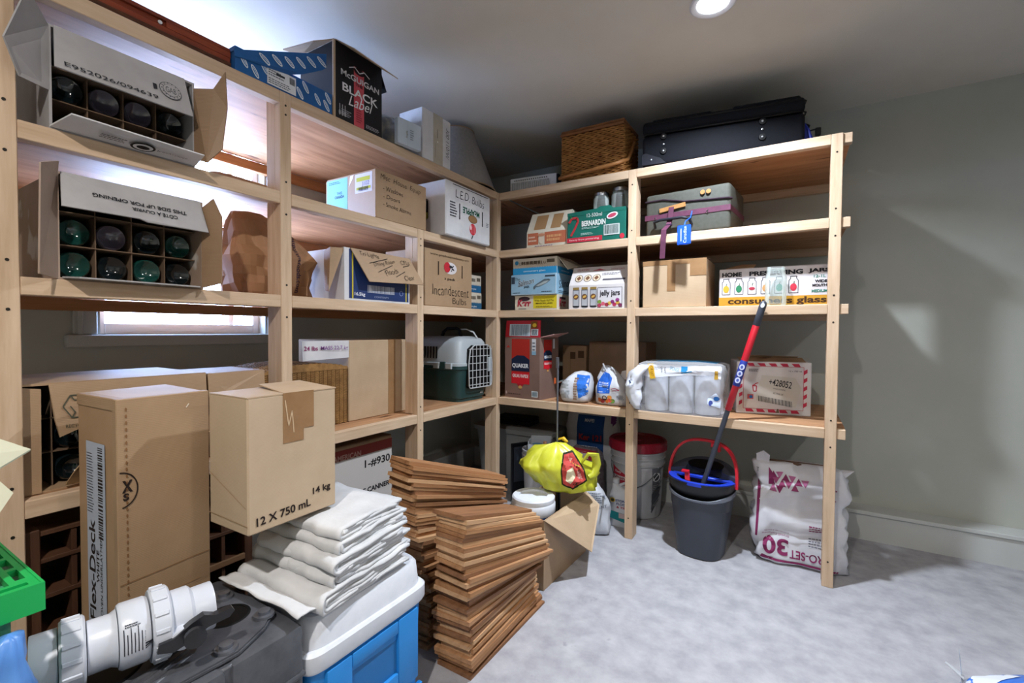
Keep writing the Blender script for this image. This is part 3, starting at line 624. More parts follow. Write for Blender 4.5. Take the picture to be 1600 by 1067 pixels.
# ---- pet carrier
GRYP = mat('grey_plastic', '#a3abb0', rough=.45, spec=.45); GRNP = mat('dark_green_plastic', '#1d3a3a', rough=.4, spec=.5); WIRE = mat('white_wire', '#b9bdc0', rough=.35, spec=.5)
t = thing('pet_carrier', 'grey and dark green plastic pet carrier with wire door on the lowest shelf', 'pet carrier', (-1.745, 2.235, H4), 86)
w, d, h = .335, .47, .41
def rr(w0, w1, d0, d1, z, e=7, n=40, bow=0):
    cx, cy, a, b = (w0 + w1) / 2, (d0 + d1) / 2, (w1 - w0) / 2, (d1 - d0) / 2; o = []
    for i in range(n):
        t_ = 2 * PI * i / n + .01; c, q = math.cos(t_), math.sin(t_)
        o.append(V((cx + a * math.copysign(abs(c) ** (2 / e), c), cy + b * math.copysign(abs(q) ** (2 / e), q), z)))
    return o
mb = MB(); mb.loops([rr(.03, w - .03, .03, d - .03, 0), rr(.03, w - .03, .03, d - .03, .02), rr(.024, w - .024, .022, d - .024, .022), rr(.008, w - .008, .008, d - .008, .20), rr(.0, w, .0, d, .205), rr(0, w, 0, d, .225)])
mb.build('lower_tub', GRNP, t, 40)
mb = MB(); mb.loops([rr(.002, w - .002, .002, d - .002, .2255), rr(.002, w - .002, .002, d - .002, .24), rr(.008, w - .008, .008, d - .008, .245), rr(.022, w - .022, .02, d - .022, .37), rr(.04, w - .04, .035, d - .04, .395), rr(.09, w - .09, .08, d - .09, h)])
mb.build('upper_shell', GRYP, t, 40)
mb = MB()
for i in range(8): mb.box(.0085, .014, .19 + i * .026, .198 + i * .026, .27, .345, tf=M.Translation((.0, 0, 0)))
mb.build('vent_slots', flat('#0a0b0c'), t)
mb = MB()
for a in (.055, .16, .30): mb.box(-.006, .012, a, a + .05, .208, .245, .003)
mb.build('side_clip', GRYP, t)
MB().box(-.004, .010, .11, .155, .20, .252, .004).build('side_catch', GRNP, t)
o_ = [(.10, .085), (.30, .085), (.315, .10), (.318, .24), (.305, .33), (.27, .355), (.14, .355), (.10, .33), (.085, .24), (.088, .10)]
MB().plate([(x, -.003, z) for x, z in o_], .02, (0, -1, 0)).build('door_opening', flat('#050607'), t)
dr = MB().tube([(x, -.012, z) for x, z in o_ + o_[:1]], .004, 6).build('wire_door', WIRE, t, 60)
mb = MB()
for i in range(5): x = .122 + i * .036; mb.cyl((x, -.013, .087), (x, -.013, .353), .0022, 6)
mb.build('upright_wires', WIRE, dr, 60)
mb = MB()
for i in range(6): z = .105 + i * .045; mb.cyl((.088, -.011, z), (.316, -.011, z), .0022, 6)
mb.build('cross_wires', WIRE, dr, 60)
mb = MB(); mb.box(.272, .300, -.024, -.010, .18, .275, .004); mb.cyl((.292, -.018, .09), (.292, -.018, .35), .004, 8); mb.build('door_latch', GRYP, dr)
mb = MB(); mb.tube([(.17, .30, .405), (.17, .285, .44), (.17, .25, .46), (.17, .17, .462), (.17, .14, .45), (.17, .13, .41)], .011, 8); mb.build('handle', flat('#121316'), t, 60)
mb = MB(); mb.tube([(.17, .14, .455), (.19, .10, .458), (.215, .06, .44), (.23, .04, .40)], .003, 6); mb.tube([(.17, .14, .455), (.18, .09, .455), (.2, .05, .435), (.215, .03, .398)], .003, 6); mb.build('white_cord', WIRE, t, 60)
p = Print(t, front(0, .019)); p.text('ATF', .245, .045, '#b8bcc0', w=.03, h=.014, bold=.03); p.done()
# ================================================================ back unit: things on the shelves (front faces -Y)
t = thing('vent_grille', 'white slotted vent panel lying on the top shelf in the corner', 'vent', (-1.69, 2.74, H1), 6)
mb = MB(); mb.box(0, .335, 0, .006, 0, .012); mb.box(0, .335, 0, .006, .097, .125); mb.box(0, .335, .006, .09, 0, .006); mb.box(0, .335, .006, .09, .119, .125); mb.box(.29, .335, 0, .006, .012, .097); mb.box(0, .01, 0, .006, .012, .097); mb.build('housing', WHT, t)
mb = MB()
for i in range(20): mb.box(.016 + i * .0138, .024 + i * .0138, .001, .007, .012, .097)
mb.build('slat', WHT, t, kind='stuff')
mb = MB()
for i in range(16): mb.box(.03 + i * .0155, .037 + i * .0155, -.0008, .0, .106, .113)
mb.build('slots', flat('#1c1c1e'), t, kind='stuff')
MB().box(.336, .352, .0, .06, 0, .12, .003).box(.352, .385, .01, .03, .05, .085, .004).build('end_cap', flat('#161618'), t)
# wicker picnic basket
WICK = mat('wicker', '#bd8a4e', '#8c5c30', sc=22, st=(1, 1, 2), rough=.5, spec=.35); WICKD = mat('wicker_dark', '#8a5a32', '#74482a', sc=14, rough=.5)
t = thing('picnic_basket', 'brown wicker picnic basket with swing handle hanging down on top shelf', 'basket', (-1.262, 2.66, H1))
w, d, h = .395, .27, .30
MB().box(.006, w - .006, .006, d - .006, 0, h, .004).build('body', mat('wicker_core', '#3e2814', rough=.9), t)
mb = MB(); nr = 25
def per(s_, off):     # point on the rectangle perimeter
    P = [(0, 0), (w, 0), (w, d), (0, d)]; Ls = [w, d, w, d]; N_ = [(0, -1), (1, 0), (0, 1), (-1, 0)]; D_ = [(1, 0), (0, 1), (-1, 0), (0, -1)]
    i = 0
    while s_ > Ls[i]: s_ -= Ls[i]; i += 1
    return V((P[i][0] + D_[i][0] * s_ + N_[i][0] * off, P[i][1] + D_[i][1] * s_ + N_[i][1] * off, 0))
TOT = 2 * (w + d); npnt = 100
for r in range(nr):
    z = .008 + r * (h - .012) / nr; R_ = []
    for k in range(npnt + 1):
        s_ = TOT * (k % npnt) / npnt; off = .003 + .0045 * math.sin(k * 2 * PI / 4 + (PI if r % 2 else 0)); p_ = per(s_, off)
        zz = z + .0016 * math.sin(k * 1.7 + r); dz = .0048
        n_ = per(s_, off + .004) - p_
        R_.append([p_ - n_ + V((0, 0, zz - dz)), p_ + n_ * .6 + V((0, 0, zz - dz * .7)), p_ + n_ + V((0, 0, zz)), p_ + n_ * .6 + V((0, 0, zz + dz * .7)), p_ - n_ + V((0, 0, zz + dz))])
    mb.loops(R_, cap=False)
mb.build('weave', WICK, t, 60, kind='stuff')
mb = MB(); mb.tube([(0, -.008, h), (w, -.008, h), (w + .008, d / 2, h), (w, d + .008, h), (0, d + .008, h), (-.008, d / 2, h), (0, -.008, h)], .010, 8); mb.build('rim', WICKD, t, 60)
mb = MB(); mb.box(-.006, w + .006, -.008, d + .008, h + .008, h + .026, .006); lid = mb.build('lid', WICKD, t)
mb = MB()
for i in range(14): mb.tube([(.012 + i * .0285, .012, h + .024), (.012 + i * .0285, d - .012, h + .024)], .009, 6)
mb.build('lid_weave', WICK, lid, 60, kind='stuff')
pts = [(w + .014, .16, .235), (w + .016, .10, .16), (w + .014, .03, .09), (w - .02, -.03, .062)] + [(w - .06 - i * .055, -.036, .055 - .004 * i) for i in range(6)] + [(.0, -.03, .03), (-.016, .02, .05), (-.02, .09, .12), (-.016, .16, .235)]
MB().tube(pts, .0115, 8).build('handle', mat('wicker_handle', '#b07a48', '#9a683a', sc=14, rough=.45), t, 60)
# navy suitcase
NAVF = mat('navy_fabric', '#0e111b', '#0a0d15', sc=60, rough=.75, spec=.25, bump=.06); RUB = flat('#0a0b0f', .5)
t = thing('suitcase', 'navy fabric suitcase lying flat on the top shelf beside the wicker basket', 'suitcase', (-.752, 2.635, H1), 8)
w, d, h = .79, .42, .276
mb = MB(); mb.box(0, w, 0, d, .012, .185, .022, 3); mb.build('body', NAVF, t, 50)
mb = MB(); mb.box(.0, w, 0, d, .19, h - .012, .022, 3); mb.build('lid_section', NAVF, t, 50)
mb = MB(); mb.box(.05, .36, .03, d - .04, h - .013, h + .004, .008); mb.box(.46, .775, .03, d - .04, h - .013, h + .008, .01); mb.build('outer_pocket', NAVF, t, 50)
mb = MB()
for z in (.1875, .245): mb.tube([(.01, .02, z), (.02, -.003, z), (w - .02, -.003, z), (w + .003, .02, z), (w + .003, d - .02, z)], .0042, 6)
mb.build('piping', RUB, t, 60)
mb = MB(); mb.plate([(.0, -.003, .02), (.13, -.003, .02), (.10, -.003, .05), (.02, -.003, .085), (.0, -.003, .08)], .006, (0, -1, 0)); mb.build('corner_guard', flat('#1b1d26', .5), t)
for x, z in ((.115, .165), (.115, .085), (.60, .085), (.60, .165)):
    f_ = MB().lathe([(.018, 0), (.016, .008), (.004, .009)], (x, -.001, z), 16, M.Rotation(PI / 2, 4, 'X')).build('foot', RUB, t, 60)
    MB().lathe([(.006, .0085), (.005, .0115), (.001, .012)], (x, -.001, z), 10, M.Rotation(PI / 2, 4, 'X')).build('rivet', METAL, f_, 60)
for x, z in ((.115, .122), (.60, .125), (.05, .045)): MB().lathe([(.006, 0), (.005, .004), (.001, .005)], (x, -.0035, z), 10, M.Rotation(PI / 2, 4, 'X')).build('rivet', METAL, t, 60)
mb = MB(); mb.tube([(w, .10, .16), (w + .028, .11, .15), (w + .032, .20, .15), (w, .22, .16)], .010, 6); mb.build('side_handle', RUB, t, 60)
mb = MB(); mb.plate([(w + .004, .06, .02), (w + .055, .06, .006), (w + .045, .055, .06), (w + .02, .05, .12), (w + .002, .05, .14)], .004, (0, -1, 0)); mb.tube([(w, .06, .15), (w + .02, .05, .11), (w + .035, .05, .05)], .006, 6); mb.build('blue_ribbon', mat('blue_ribbon', '#1a2fa8', rough=.35), t)
mb = MB(); mb.box(w + .05, w + .075, .05, .062, .075, .115, .003); mb.tube([(w, .06, .10), (w + .03, .055, .105), (w + .06, .056, .11)], .004, 6); mb.build('strap_buckle', RUB, t)
# ---- second shelf
def taper_carton(name, label, loc, deg, w, d, h1, h2, dy, m, group=None):
    t = thing(name, label, 'box', loc, deg, group)
    MB().prism([(0, 0), (0, h1), (dy, h2), (d, h2), (d, 0)], 0, w).build('body', m, t)
    l_ = math.hypot(dy, h2 - h1); sl = Face((0, 0, h1), (1, 0, 0), V((0, dy / l_, (h2 - h1) / l_)))
    return t, sl, l_
t, sl, l_ = taper_carton('jar_carton', 'small cream and faded orange jar carton left of the green box', (-1.495, 2.63, H2), 0, .287, .25, .098, .235, .075, mat('cream_card', '#cfc8ba', '#c2baaa', sc=8, rough=.75))
p = Print(t, front()); OR = '#b5674c'
p.rect(.008, .02, .085, .094, OR); p.rect(.13, .02, .28, .094, OR); p.lines(.015, .04, .075, .085, '#d8b8a4', 2, 2); p.lines(.145, .035, .26, .08, '#cf9a6c', 2, 2, .7); p.ell(.108, .055, .02, .034, '#cfc0b0', 3); p.ell(.108, .078, .028, .01, '#b98468', 4); p.lines(.06, .006, .2, .016, '#8e6f86', 1, 2); p.done('print')
p = Print(t, sl); p.rect(.045, .02, .13, l_ - .02, '#9c7a56'); p.rect(.165, .02, .235, l_ - .02, '#9c7a56'); p.done('print')
GRN = mat('green_card', '#15665a', '#125c50', sc=6, rough=.5, spec=.35)
t = thing('jar_carton', 'green open-topped canning jar carton with red pepper print on second shelf', 'box', (-1.200, 2.615, H2))
w, d, h = .365, .26, .185
MB().box(0, w, 0, d, 0, h, .003).build('body', GRN, t)
MB().plate([(.0, -.0015, h), (.19, -.0015, h + .008), (.21, -.0015, h + .018), (.27, -.0015, h + .018), (.29, -.0015, h + .002), (w, -.0015, h - .002), (w, -.0015, h - .02), (0, -.0015, h - .02)], .003, (0, -1, 0)).build('front_lip', GRN, t)
p = Print(t, front(0, -.002))
p.text('12-500ml', .175, .158, '#c9d6d2', w=.095, h=.022); p.text('BERNARDIN', .17, .112, '#d6dedb', w=.15, h=.032, bold=.03)
p.lines(.095, .08, .21, .092, '#a9c4bd', 2, 1); p.lines(.09, .045, .18, .06, '#a9c4bd', 2, 1); p.rect(.0, .005, .225, .033, '#b32a3c', 1); p.text('Beauty from preserving', .11, .018, '#e7c9cc', w=.19, h=.013, l=2)
p.rect(.235, .03, .33, .092, '#c6cfcf', 1); p.bars(.24, .036, .325, .088, '#38504c', 26, 2); p.ell(.285, .142, .035, .018, '#cfd6d6', 1, rot=.25); p.ell(.285, .142, .026, .011, '#b0405a', 2, rot=.25); p.ell(.345, .018, .014, .015, '#b32a3c', 1)
p.path([(.012, .125), (.03, .15), (.065, .152), (.072, .13), (.05, .085), (.025, .045)], .014, '#a83338', 1); p.line(.03, .15, .02, .172, .006, '#1f7d4a', 2); p.done('print')
JAR = glass('jar_glass', (.95, .98, .975, 1), .05)
def jar(label, loc, r=.042, h=.125, lid=True, group=None):
    t = thing('glass_jar', label, 'jar', loc, 0, group)
    MB().lathe([(r * .2, .003), (r * .9, .002), (r, .008), (r, h * .72), (r * .86, h * .84), (r * .82, h * .86), (r * .82, h * .98), (r * .78, h * .98), (r * .78, h * .86), (r * .95, h * .71), (r * .95, .012), (r * .2, .008)], seg=36).build('glass_body', JAR, t, 50)
    if lid: MB().lathe([(r * .88, h * .86), (r * .88, h), (r * .82, h + .003), (.003, h + .002)], seg=36).build('metal_lid', METAL, t, 40)
    else:
        mb = MB(); 
        for z in (.88, .93): mb.tube([(r * .83 * math.cos(2 * PI * i / 28), r * .83 * math.sin(2 * PI * i / 28), h * z) for i in range(29)], .0022, 6)
        mb.build('screw_thread', JAR, t, 60)
    return t
jar('glass jar with metal lid, left of two on the green carton', (-1.015, 2.70, H2 + .1855), .047, .115)
jar('glass jar with metal lid, right of two on the green carton', (-.902, 2.715, H2 + .1855), .052, .132)
# olive suitcase
OLV = mat('olive_fabric', '#4c4d47', '#454640', sc=50, rough=.7, spec=.25, bump=.04); MAR = mat('maroon_strap', '#5b2c45', '#4f263c', sc=30, rough=.6)
t = thing('suitcase', 'olive grey vintage suitcase with maroon band and luggage tags on second shelf', 'suitcase', (-.742, 2.685, H2), -6)
w, d, h = .452, .33, .245
MB().box(0, w, 0, d, .0, h, .02, 3).build('body', OLV, t, 50)
mb = MB(); mb.box(-.002, w + .002, -.0035, d, .098, .128, .001); mb.build('maroon_band', MAR, t)
mb = MB(); mb.tube([(.0, -.003, .205), (.10, -.004, .205), (.22, -.004, .178), (w - .01, -.004, .162), (w + .003, .02, .162)], .005, 6); mb.build('piping', flat('#2a1a26'), t, 60)
mb = MB(); mb.tube([(.06, -.004, .055), (.065, -.035, .078), (.10, -.04, .085), (.22, -.04, .085), (.255, -.035, .075), (.26, -.004, .05)], .008, 8); mb.build('handle', flat('#23242c', .4), t, 60)
mb = MB()
for x in (.055, .335): mb.tube([(x, -.005, .108), (x + .008, -.007, .113), (x + .008, -.007, .100), (x, -.005, .100)], .002, 5)
mb.build('snap_ring', METAL, t)
mb = MB()
for x in (.315, .345): mb.lathe([(.011, -.003), (.013, 0), (.011, .003)], (x, -.008, .21), 14, M.Rotation(PI / 2, 4, 'X'))
mb.build('zip_pulls', mat('tan_leather', '#a97c4a', '#966a3c', sc=15, rough=.5), t, 40)
MB().box(.10, .245, -.012, -.006, .105, .130, .002, tf=M.Rotation(-.12, 4, 'Y') @ M.Translation((.0, 0, .015))).build('tan_tag', MATS['tan_leather'], t)
mb = MB(); mb.strip([(.152, -.012, .155), (.150, -.016, .10), (.148, -.045, .05), (.147, -.112, .012), (.146, -.116, -.05), (.142, -.116, -.14)], (.028, 0, 0), .003); sp = mb.build('hanging_strap', MAR, t)
MB().box(.134, .168, -.052, -.042, .045, .055, .001).build('buckle', flat('#2a1530'), sp)
BLT = mat('blue_tag', '#1f57c8', '#1b4fb8', sc=9, rough=.4)
mb = MB(); mb.tube([(.262, -.008, .118), (.262, -.03, .08), (.258, -.105, .045), (.258, -.122, .02)], .003, 6); tl = mb.build('blue_loop', BLT, t, 60)
mb = MB(); mb.box(.222, .292, -.124, -.119, -.078, .024, .004); tg = mb.build('blue_tag', BLT, t)
p = Print(tg, front(0, -.124)); p.text('Canadian', .262, -.027, '#c6d4f0', w=.085, h=.016, rot=90); p.rect(.24, -.06, .244, .005, '#c6d4f0', 1); p.done()
# ---- third shelf
t = thing('jar_carton', 'white and yellow mason jar carton with red script, bottom of the stack of three', 'box', (-1.600, 2.66, H3)); w, d, h = .315, .235, .100
CREAM = MATS['cream_card']; MB().box(0, w, 0, d, 0, h, .002).build('body', CREAM, t)
p = Print(t, front()); RK = '#a32b3e'; p.rect(.14, .012, w - .006, h - .006, '#c9b928'); p.text('Wide Mouth Half Pint', .22, .062, '#2a2614', w=.14, h=.014); p.text('MASON JARS', .22, .042, '#2a2614', w=.12, h=.014, bold=.02); p.lines(.16, .018, .28, .03, '#4a4420', 2, 1); p.ell(.072, .075, .043, .015, '#3a2a32', 0); p.text('Kerr', .072, .048, RK, w=.105, h=.046, bold=.05, shear=.15, l=1); p.lines(.03, .008, .11, .018, '#51515a', 1, 1); p.done('print')
p = Print(t, rightf(w)); p.text('Kerr', .075, .048, RK, w=.1, h=.05, bold=.05); p.rect(.03, .07, .12, .085, '#3a2a32'); p.done('print')
LB = mat('light_blue_card', '#8fb4cc', '#84a9c2', sc=7, rough=.65)
t = thing('jar_carton', 'pale blue salmon jar carton with fish drawing, middle of the stack of three', 'box', (-1.622, 2.645, H3 + .1005)); w, d, h = .335, .25, .132
MB().box(0, w, 0, d, 0, h, .002).build('body', LB, t)
p = Print(t, front()); DK = '#2c3a48'; p.text('The', .05, .105, DK, w=.04); p.text('Salmon', .115, .083, '#dbe4ea', w=.125, h=.04, shear=.3, rot=10, bold=.045, l=1); p.text('Salmon', .115, .083, '#3a4a58', w=.122, h=.037, shear=.3, rot=10, bold=.01, l=2); p.text('JAR', .12, .050, DK, w=.045, h=.018, bold=.03)
p.pts2([(.17, .05), (.19, .066), (.25, .098), (.285, .098), (.295, .09), (.27, .072), (.215, .052), (.19, .048), (.178, .032), (.172, .034)], '#55636c', 1); p.pts2([(.19, .057), (.25, .084), (.285, .088), (.265, .072), (.21, .053)], '#9aa6a8', 2); p.ell(.278, .091, .003, .003, '#15181c', 3)
p.rect(.255, .112, .325, .122, DK, 1); p.lines(.015, .012, .08, .022, DK, 1); p.lines(.23, .015, .32, .026, DK, 1); p.rect(.005, .075, .03, .12, DK, 1); p.rect(.003, .002, .332, .004, '#d4dee4', 1); p.rect(.331, .002, .334, h - .002, '#d4dee4', 1); p.done('print')
p = Print(t, rightf(w)); p.text('Salmon', .12, .075, DK, w=.17, h=.05, shear=.2, rot=8); p.lines(.03, .01, .22, .03, DK, 2); p.done('print')
t = wave_box('jar_carton', 'cream jar carton with bright blue wavy band, top of the stack of three', (-1.613, 2.655, H3 + .2330), 0, .325, .25, .108, None, '#2a86b8')
p = Print(t, front()); p.text('12 MASON & REGULAR', .15, .072, '#6b5a48', w=.2, h=.02, l=3); p.ell(.03, .08, .014, .014, '#2f7fb0', 3); p.done('print')
flap(t, [(.326, .02, .10), (.328, .20, .106), (.40, .22, .06), (.385, .03, .02)], MATS['cream_card'])
WC2 = mat('grey_white_card', '#d0cccd', '#c4c0c2', sc=7, rough=.7)
t, sl, l_ = taper_carton('jar_carton', 'jelly jar carton with pictures of jars and fruit on third shelf', (-1.195, 2.635, H3), 0, .368, .26, .145, .262, .075, WC2)
p = Print(t, front())
for i in range(3):
    x = .048 + i * .056; p.rect(x - .022, .012, x + .022, .118, '#6d7078'); p.ell(x, .014, .022, .008, '#6d7078', 0); p.rect(x - .017, .02, x + .017, .112, '#a7abb2', 1); p.rect(x - .02, .118, x + .02, .132, '#8c7440', 1); p.ell(x, .075, .017, .017, '#6a4a34', 2); p.ell(x, .075, .012, .006, '#c9a24e', 3, rot=.4)
p.rect(.185, .006, .338, .126, '#2e2c36'); p.rect(.188, .009, .335, .123, '#c9c7cc', 1); p.text('jelly jars', .262, .088, '#26242c', w=.125, h=.045, bold=.03, l=2)
for x, y, c_ in ((.2, .02, '#9c3a54'), (.222, .03, '#c2586a'), (.245, .024, '#8f2c3e'), (.262, .032, '#caa24a'), (.28, .04, '#7a2f6a'), (.292, .024, '#a03050'), (.312, .034, '#b8903e'), (.326, .02, '#6e2c50'), (.31, .05, '#8b3b7a'), (.2, .042, '#6d8a3a')): p.ell(x, y, .012, .011, c_, 3)
p.done('print')
p = Print(t, sl); p.text('GLASSES', .07, .118, '#a65a68', w=.08, h=.016, shear=.2); p.text('WITH CAPS', .29, .112, '#a65a68', w=.085, h=.012); p.pts2([(.13, .108), (.175, .122), (.22, .106)], '#a8485a')
for i in range(3): p.ell(.055 + i * .057, .052, .026, .028, '#4a3a30'); p.ell(.055 + i * .057, .052, .022, .024, '#c9bba4', 1); p.pts2([(.04 + i * .057, .052), (.055 + i * .057, .07), (.07 + i * .057, .052), (.055 + i * .057, .034)], '#6d4a34', 2)
p.lines(.2, .07, .31, .09, '#55525a', 2); p.rect(.21, .028, .35, .042, '#55525a'); p.done('print')
t = carton('cardboard_box', 'plain brown cardboard box with brown tape strips below the olive suitcase', (-.742, 2.645, H3), 0, .338, .30, .262, cardboard(1))
mb = MB(); mb.box(.135, .18, -.0015, 0, .09, .262); mb.box(.0, .338, -.0012, 0, .235, .262); mb.box(.255, .338, -.0018, 0, .17, .262); mb.build('packing_tape', MATS['brown_tape'], t)
mb = MB(); mb.plate([(.0, .01, .262), (.2, .01, .262), (.2, .14, .285), (.0, .14, .28)], .003, (0, 0, 1)); mb.plate([(.2, .02, .2625), (.337, .02, .2625), (.335, .14, .275), (.2, .14, .272)], .003, (0, 0, 1)); mb.build('top_flap', cardboard(2), t)
t = carton('jar_carton', 'white home preserving jar carton with fruit drawings and yellow band', (-.352, 2.735, H3), 0, .495, .28, .203, mat('bright_card', '#cfccd0', '#c4c1c6', sc=7, rough=.65))
p = Print(t, front()); p.rect(0, 0, .495, .052, '#b98a2c'); p.text('consumers glass', .265, .026, '#3a2410', w=.44, h=.042, bold=.03, l=1)
for tx, x, ww in (('HOME', .062, .095), ('PRESERVING', .265, .24), ('JARS', .452, .09)): p.text(tx, x, .172, '#22222a', w=ww, h=.024, bold=.05, l=1)
FR = ['#c9a43a', '#2f7a56', '#a8384a', '#b98c58', '#3f8a7a', '#b83446', '#c9a43a']
for i in range(6):
    x = .035 + i * .062; p.path([(x - .013, .15), (x - .013, .138), (x - .02, .13), (x - .02, .066), (x + .02, .066), (x + .02, .13), (x + .013, .138), (x + .013, .15), (x - .013, .15)], .0028, '#33333c'); p.ell(x, .095, .0145, .019 if i != 2 else .008, FR[i], 1); p.ell(x, .095, .009, .012 if i != 2 else .004, hx(FR[i], 1.25) and FR[i], 2); p.line(x, .112, x + .004, .125, .003, '#33553c', 2)
p.text('12-1L', .455, .145, '#2f7a6a', w=.05, h=.014, bold=.02, l=1); p.text('WIDE', .46, .12, '#22222a', w=.05, h=.014, bold=.05, l=1); p.text('MOUTH', .455, .100, '#22222a', w=.06, h=.013, bold=.05, l=1); p.text('MEDIUM', .455, .072, '#2f7a6a', w=.065, h=.014, bold=.03, l=1); p.done('print')
MB().plate([(.02, .03, .2035), (.16, .03, .2035), (.17, .10, .232), (.10, .11, .238), (.03, .09, .22)], .004, (0, -.3, 1)).build('top_flap', cardboard(2), t)
jar('tall empty glass jar standing in front of the home preserving carton', (-.083, 2.665, H3), .048, .195, False)
# ---- fourth shelf
BRW = mat('mauve_card', '#7d635a', '#735a52', sc=6, rough=.75); REDI = '#b3202e'
t = thing('oats_carton', 'large brown oats carton with red panel and open red flap on lowest back shelf', 'box', (-1.683, 2.672, H4), -7)
w, d, h = .288, .22, .405
open_box(MB(), w, d, h, .004).build('body', BRW, t)
f_ = flap(t, [(0, .002, h), (w, .002, h), (w - .002, .012, h + .112), (.002, .012, h + .112)], mat('red_card', REDI, '#a81c2a', sc=6, rough=.5))
p = Print(f_, Face((0, .001, h), (1, 0, 0), V((0, .09, .996)))); p.rect(.035, .008, .21, .088, '#b9c6d0'); p.bars(.05, .012, .2, .084, '#5d7280', 16, 1); p.rect(.215, .012, .272, .055, '#c6ced4'); p.bars(.222, .016, .266, .05, '#33414c', 9, 1); p.rect(.21, .06, .262, .105, '#7a4c1c'); p.ell(.24, .08, .016, .013, '#d8b43a', 1); p.done('print')
flap(t, [(w, .01, h), (w, d - .01, h), (w + .08, d, h + .03), (w + .09, .02, h + .018)], mat('pinkish_flap', '#c9a9a6', '#b98a88', sc=7, rough=.6))
def oats(p, x, y, s, full=True):
    q = lambda a, b: (x + a * s, y + b * s)
    p.pts2([q(0, 0), q(.17, 0), q(.17, .34), q(0, .34)], '#a3281f'); p.pts2([q(0, 0), q(.17, 0), q(.17, .085), q(0, .085)], '#c41a28', 1)
    p.pts2([q(0, .095), q(.17, .095), q(.17, .185), q(.12, .215), q(.05, .215), q(0, .185)], '#14203c', 1)
    p.text('QUAKER', *q(.085, .135), '#d8dce4', w=.155 * s, h=.038 * s, bold=.04, l=2); p.text('GRUAU RAPIDE', *q(.085, .060), '#e6d4d6', w=.15 * s, h=.026 * s, bold=.03, l=2)
    p.pts2([q(.05, .0), q(.12, .0), q(.085, -.045)], '#a3202c', 1); p.ell(*q(.085, -.025), .018 * s, .012 * s, '#c39a5a', 2)
p = Print(t, front()); oats(p, .058, .095, .88); p.rect(.225, .09 + .2, .258, .395, '#c9ccd2'); p.lines(.23, .32, .254, .385, '#55606a', 3, 1); p.rect(.225, .29, .258, .315, '#7fa6bc', 1); p.pts2([(.012, .335), (.045, .335), (.028, .352)], '#a03024'); p.rect(.225, .015, .275, .055, '#c4ced6'); p.bars(.23, .02, .27, .05, '#4a6a7c', 9, 1); p.lines(.03, .022, .16, .034, '#4d3a36', 1); p.ell(.014, .03, .006, .010, '#b8a8a2'); p.done('print')
p = Print(t, rightf(w)); oats(p, .045, .20, .56); p.rect(.155, .33, .175, .395, '#c9ccd2'); p.done('print')
t = carton('cardboard_box', 'small dark printed brown carton in the shadow behind the flour bags', (-1.415, 3.02, H4), 0, .18, .24, .345, cardboard(2))
p = Print(t, front()); p.rect(.06, .25, .10, .3, '#4f3926'); p.rect(.12, .26, .165, .31, '#4f3926'); p.rect(.06, .08, .062, .3, '#5c432c'); p.done('print')
t = carton('cardboard_box', 'wide plain brown carton standing behind the flour bags', (-1.222, 3.05, H4), 0, .395, .26, .375, cardboard(4))
flap(t, [(.0, -.001, .374), (.395, -.001, .374), (.395, -.006, .16), (0, -.006, .16)], cardboard(4))
WPL = mat('white_poly', '#c9ccd2', '#b9bcc4', sc=8, rough=.4, spec=.45)
def flour(label, loc, deg, rings, seed, pr):
    t = thing('flour_bag', label, 'bag', loc, deg)
    b_ = bag_mb(rings, 48, 3, .010, 11, seed, crease=.018).build('bag_body', WPL, t, 180); p = Print(t, front(-.2, -.16), bvh(b_)); pr(p); p.done('print')
    return t
def pr1(p):
    p.pts2([(.235, .03), (.29, .06), (.29, .17), (.21, .175), (.225, .11)], '#2a6ac4'); p.lines(.20, .02, .228, .16, '#8a6a50', 9, 1, .7); p.lines(.115, .09, .17, .14, '#8d9492', 7, 0); p.lines(.115, .03, .18, .08, '#9aa0a4', 6, 0); p.rect(.10, .12, .112, .16, '#c25a2c')
t = flour('half-empty white flour bag slumped on its side beside the oats carton', (-1.182, 2.74, H4), 8, [(0, 0, 0, .075, .065), (.012, 0, 0, .092, .08), (.07, .0, 0, .098, .085), (.12, .01, 0, .09, .075), (.16, .02, .01, .07, .05), (.185, .035, .01, .045, .03), (.195, .04, .01, .012, .01)], 2, pr1)
def pr2(p):
    p.pts2([(.12, .07), (.205, .075), (.21, .165), (.185, .19), (.15, .20), (.115, .14)], '#2560c0'); p.text('cristaux', .16, .135, '#dfe6f2', w=.07, h=.014, l=1); p.lines(.13, .11, .2, .128, '#c6d4ea', 2, 1); p.ell(.175, .045, .014, .016, '#2b2f3a', 1); p.ell(.175, .045, .009, .011, '#d6d6da', 2); p.path([(.215, .10), (.24, .108), (.265, .096), (.22, .09)], .004, '#a03a54', 1)
    for x, y, c_ in ((.14, .032, '#b5622c'), (.16, .026, '#8c2f34'), (.19, .028, '#c46a30'), (.21, .034, '#b83c30'), (.205, .05, '#d08a3c'), (.225, .03, '#5b7a34')): p.ell(x, y, .014, .013, c_, 1)
    p.lines(.25, .04, .295, .07, '#5a6070', 4, 1)
t = flour('upright white and blue flour bag with twisted top next to the middle post', (-.942, 2.755, H4), -4, [(0, 0, 0, .095, .06), (.012, 0, 0, .105, .075), (.06, 0, 0, .105, .08), (.12, -.005, 0, .095, .07), (.165, -.02, 0, .075, .045), (.20, -.035, .005, .05, .025), (.225, -.045, .005, .035, .012), (.235, -.05, .005, .008, .005)], 6, pr2)
mb = MB(); mb.tube([(-.035, -.02, .19), (-.05, -.03, .225), (-.06, -.03, .25)], .005, 6); mb.tube([(.03, -.03, .185), (.01, -.02, .21), (-.01, -.02, .228)], .006, 6); mb.build('twist_tie', WPL, t, 60)
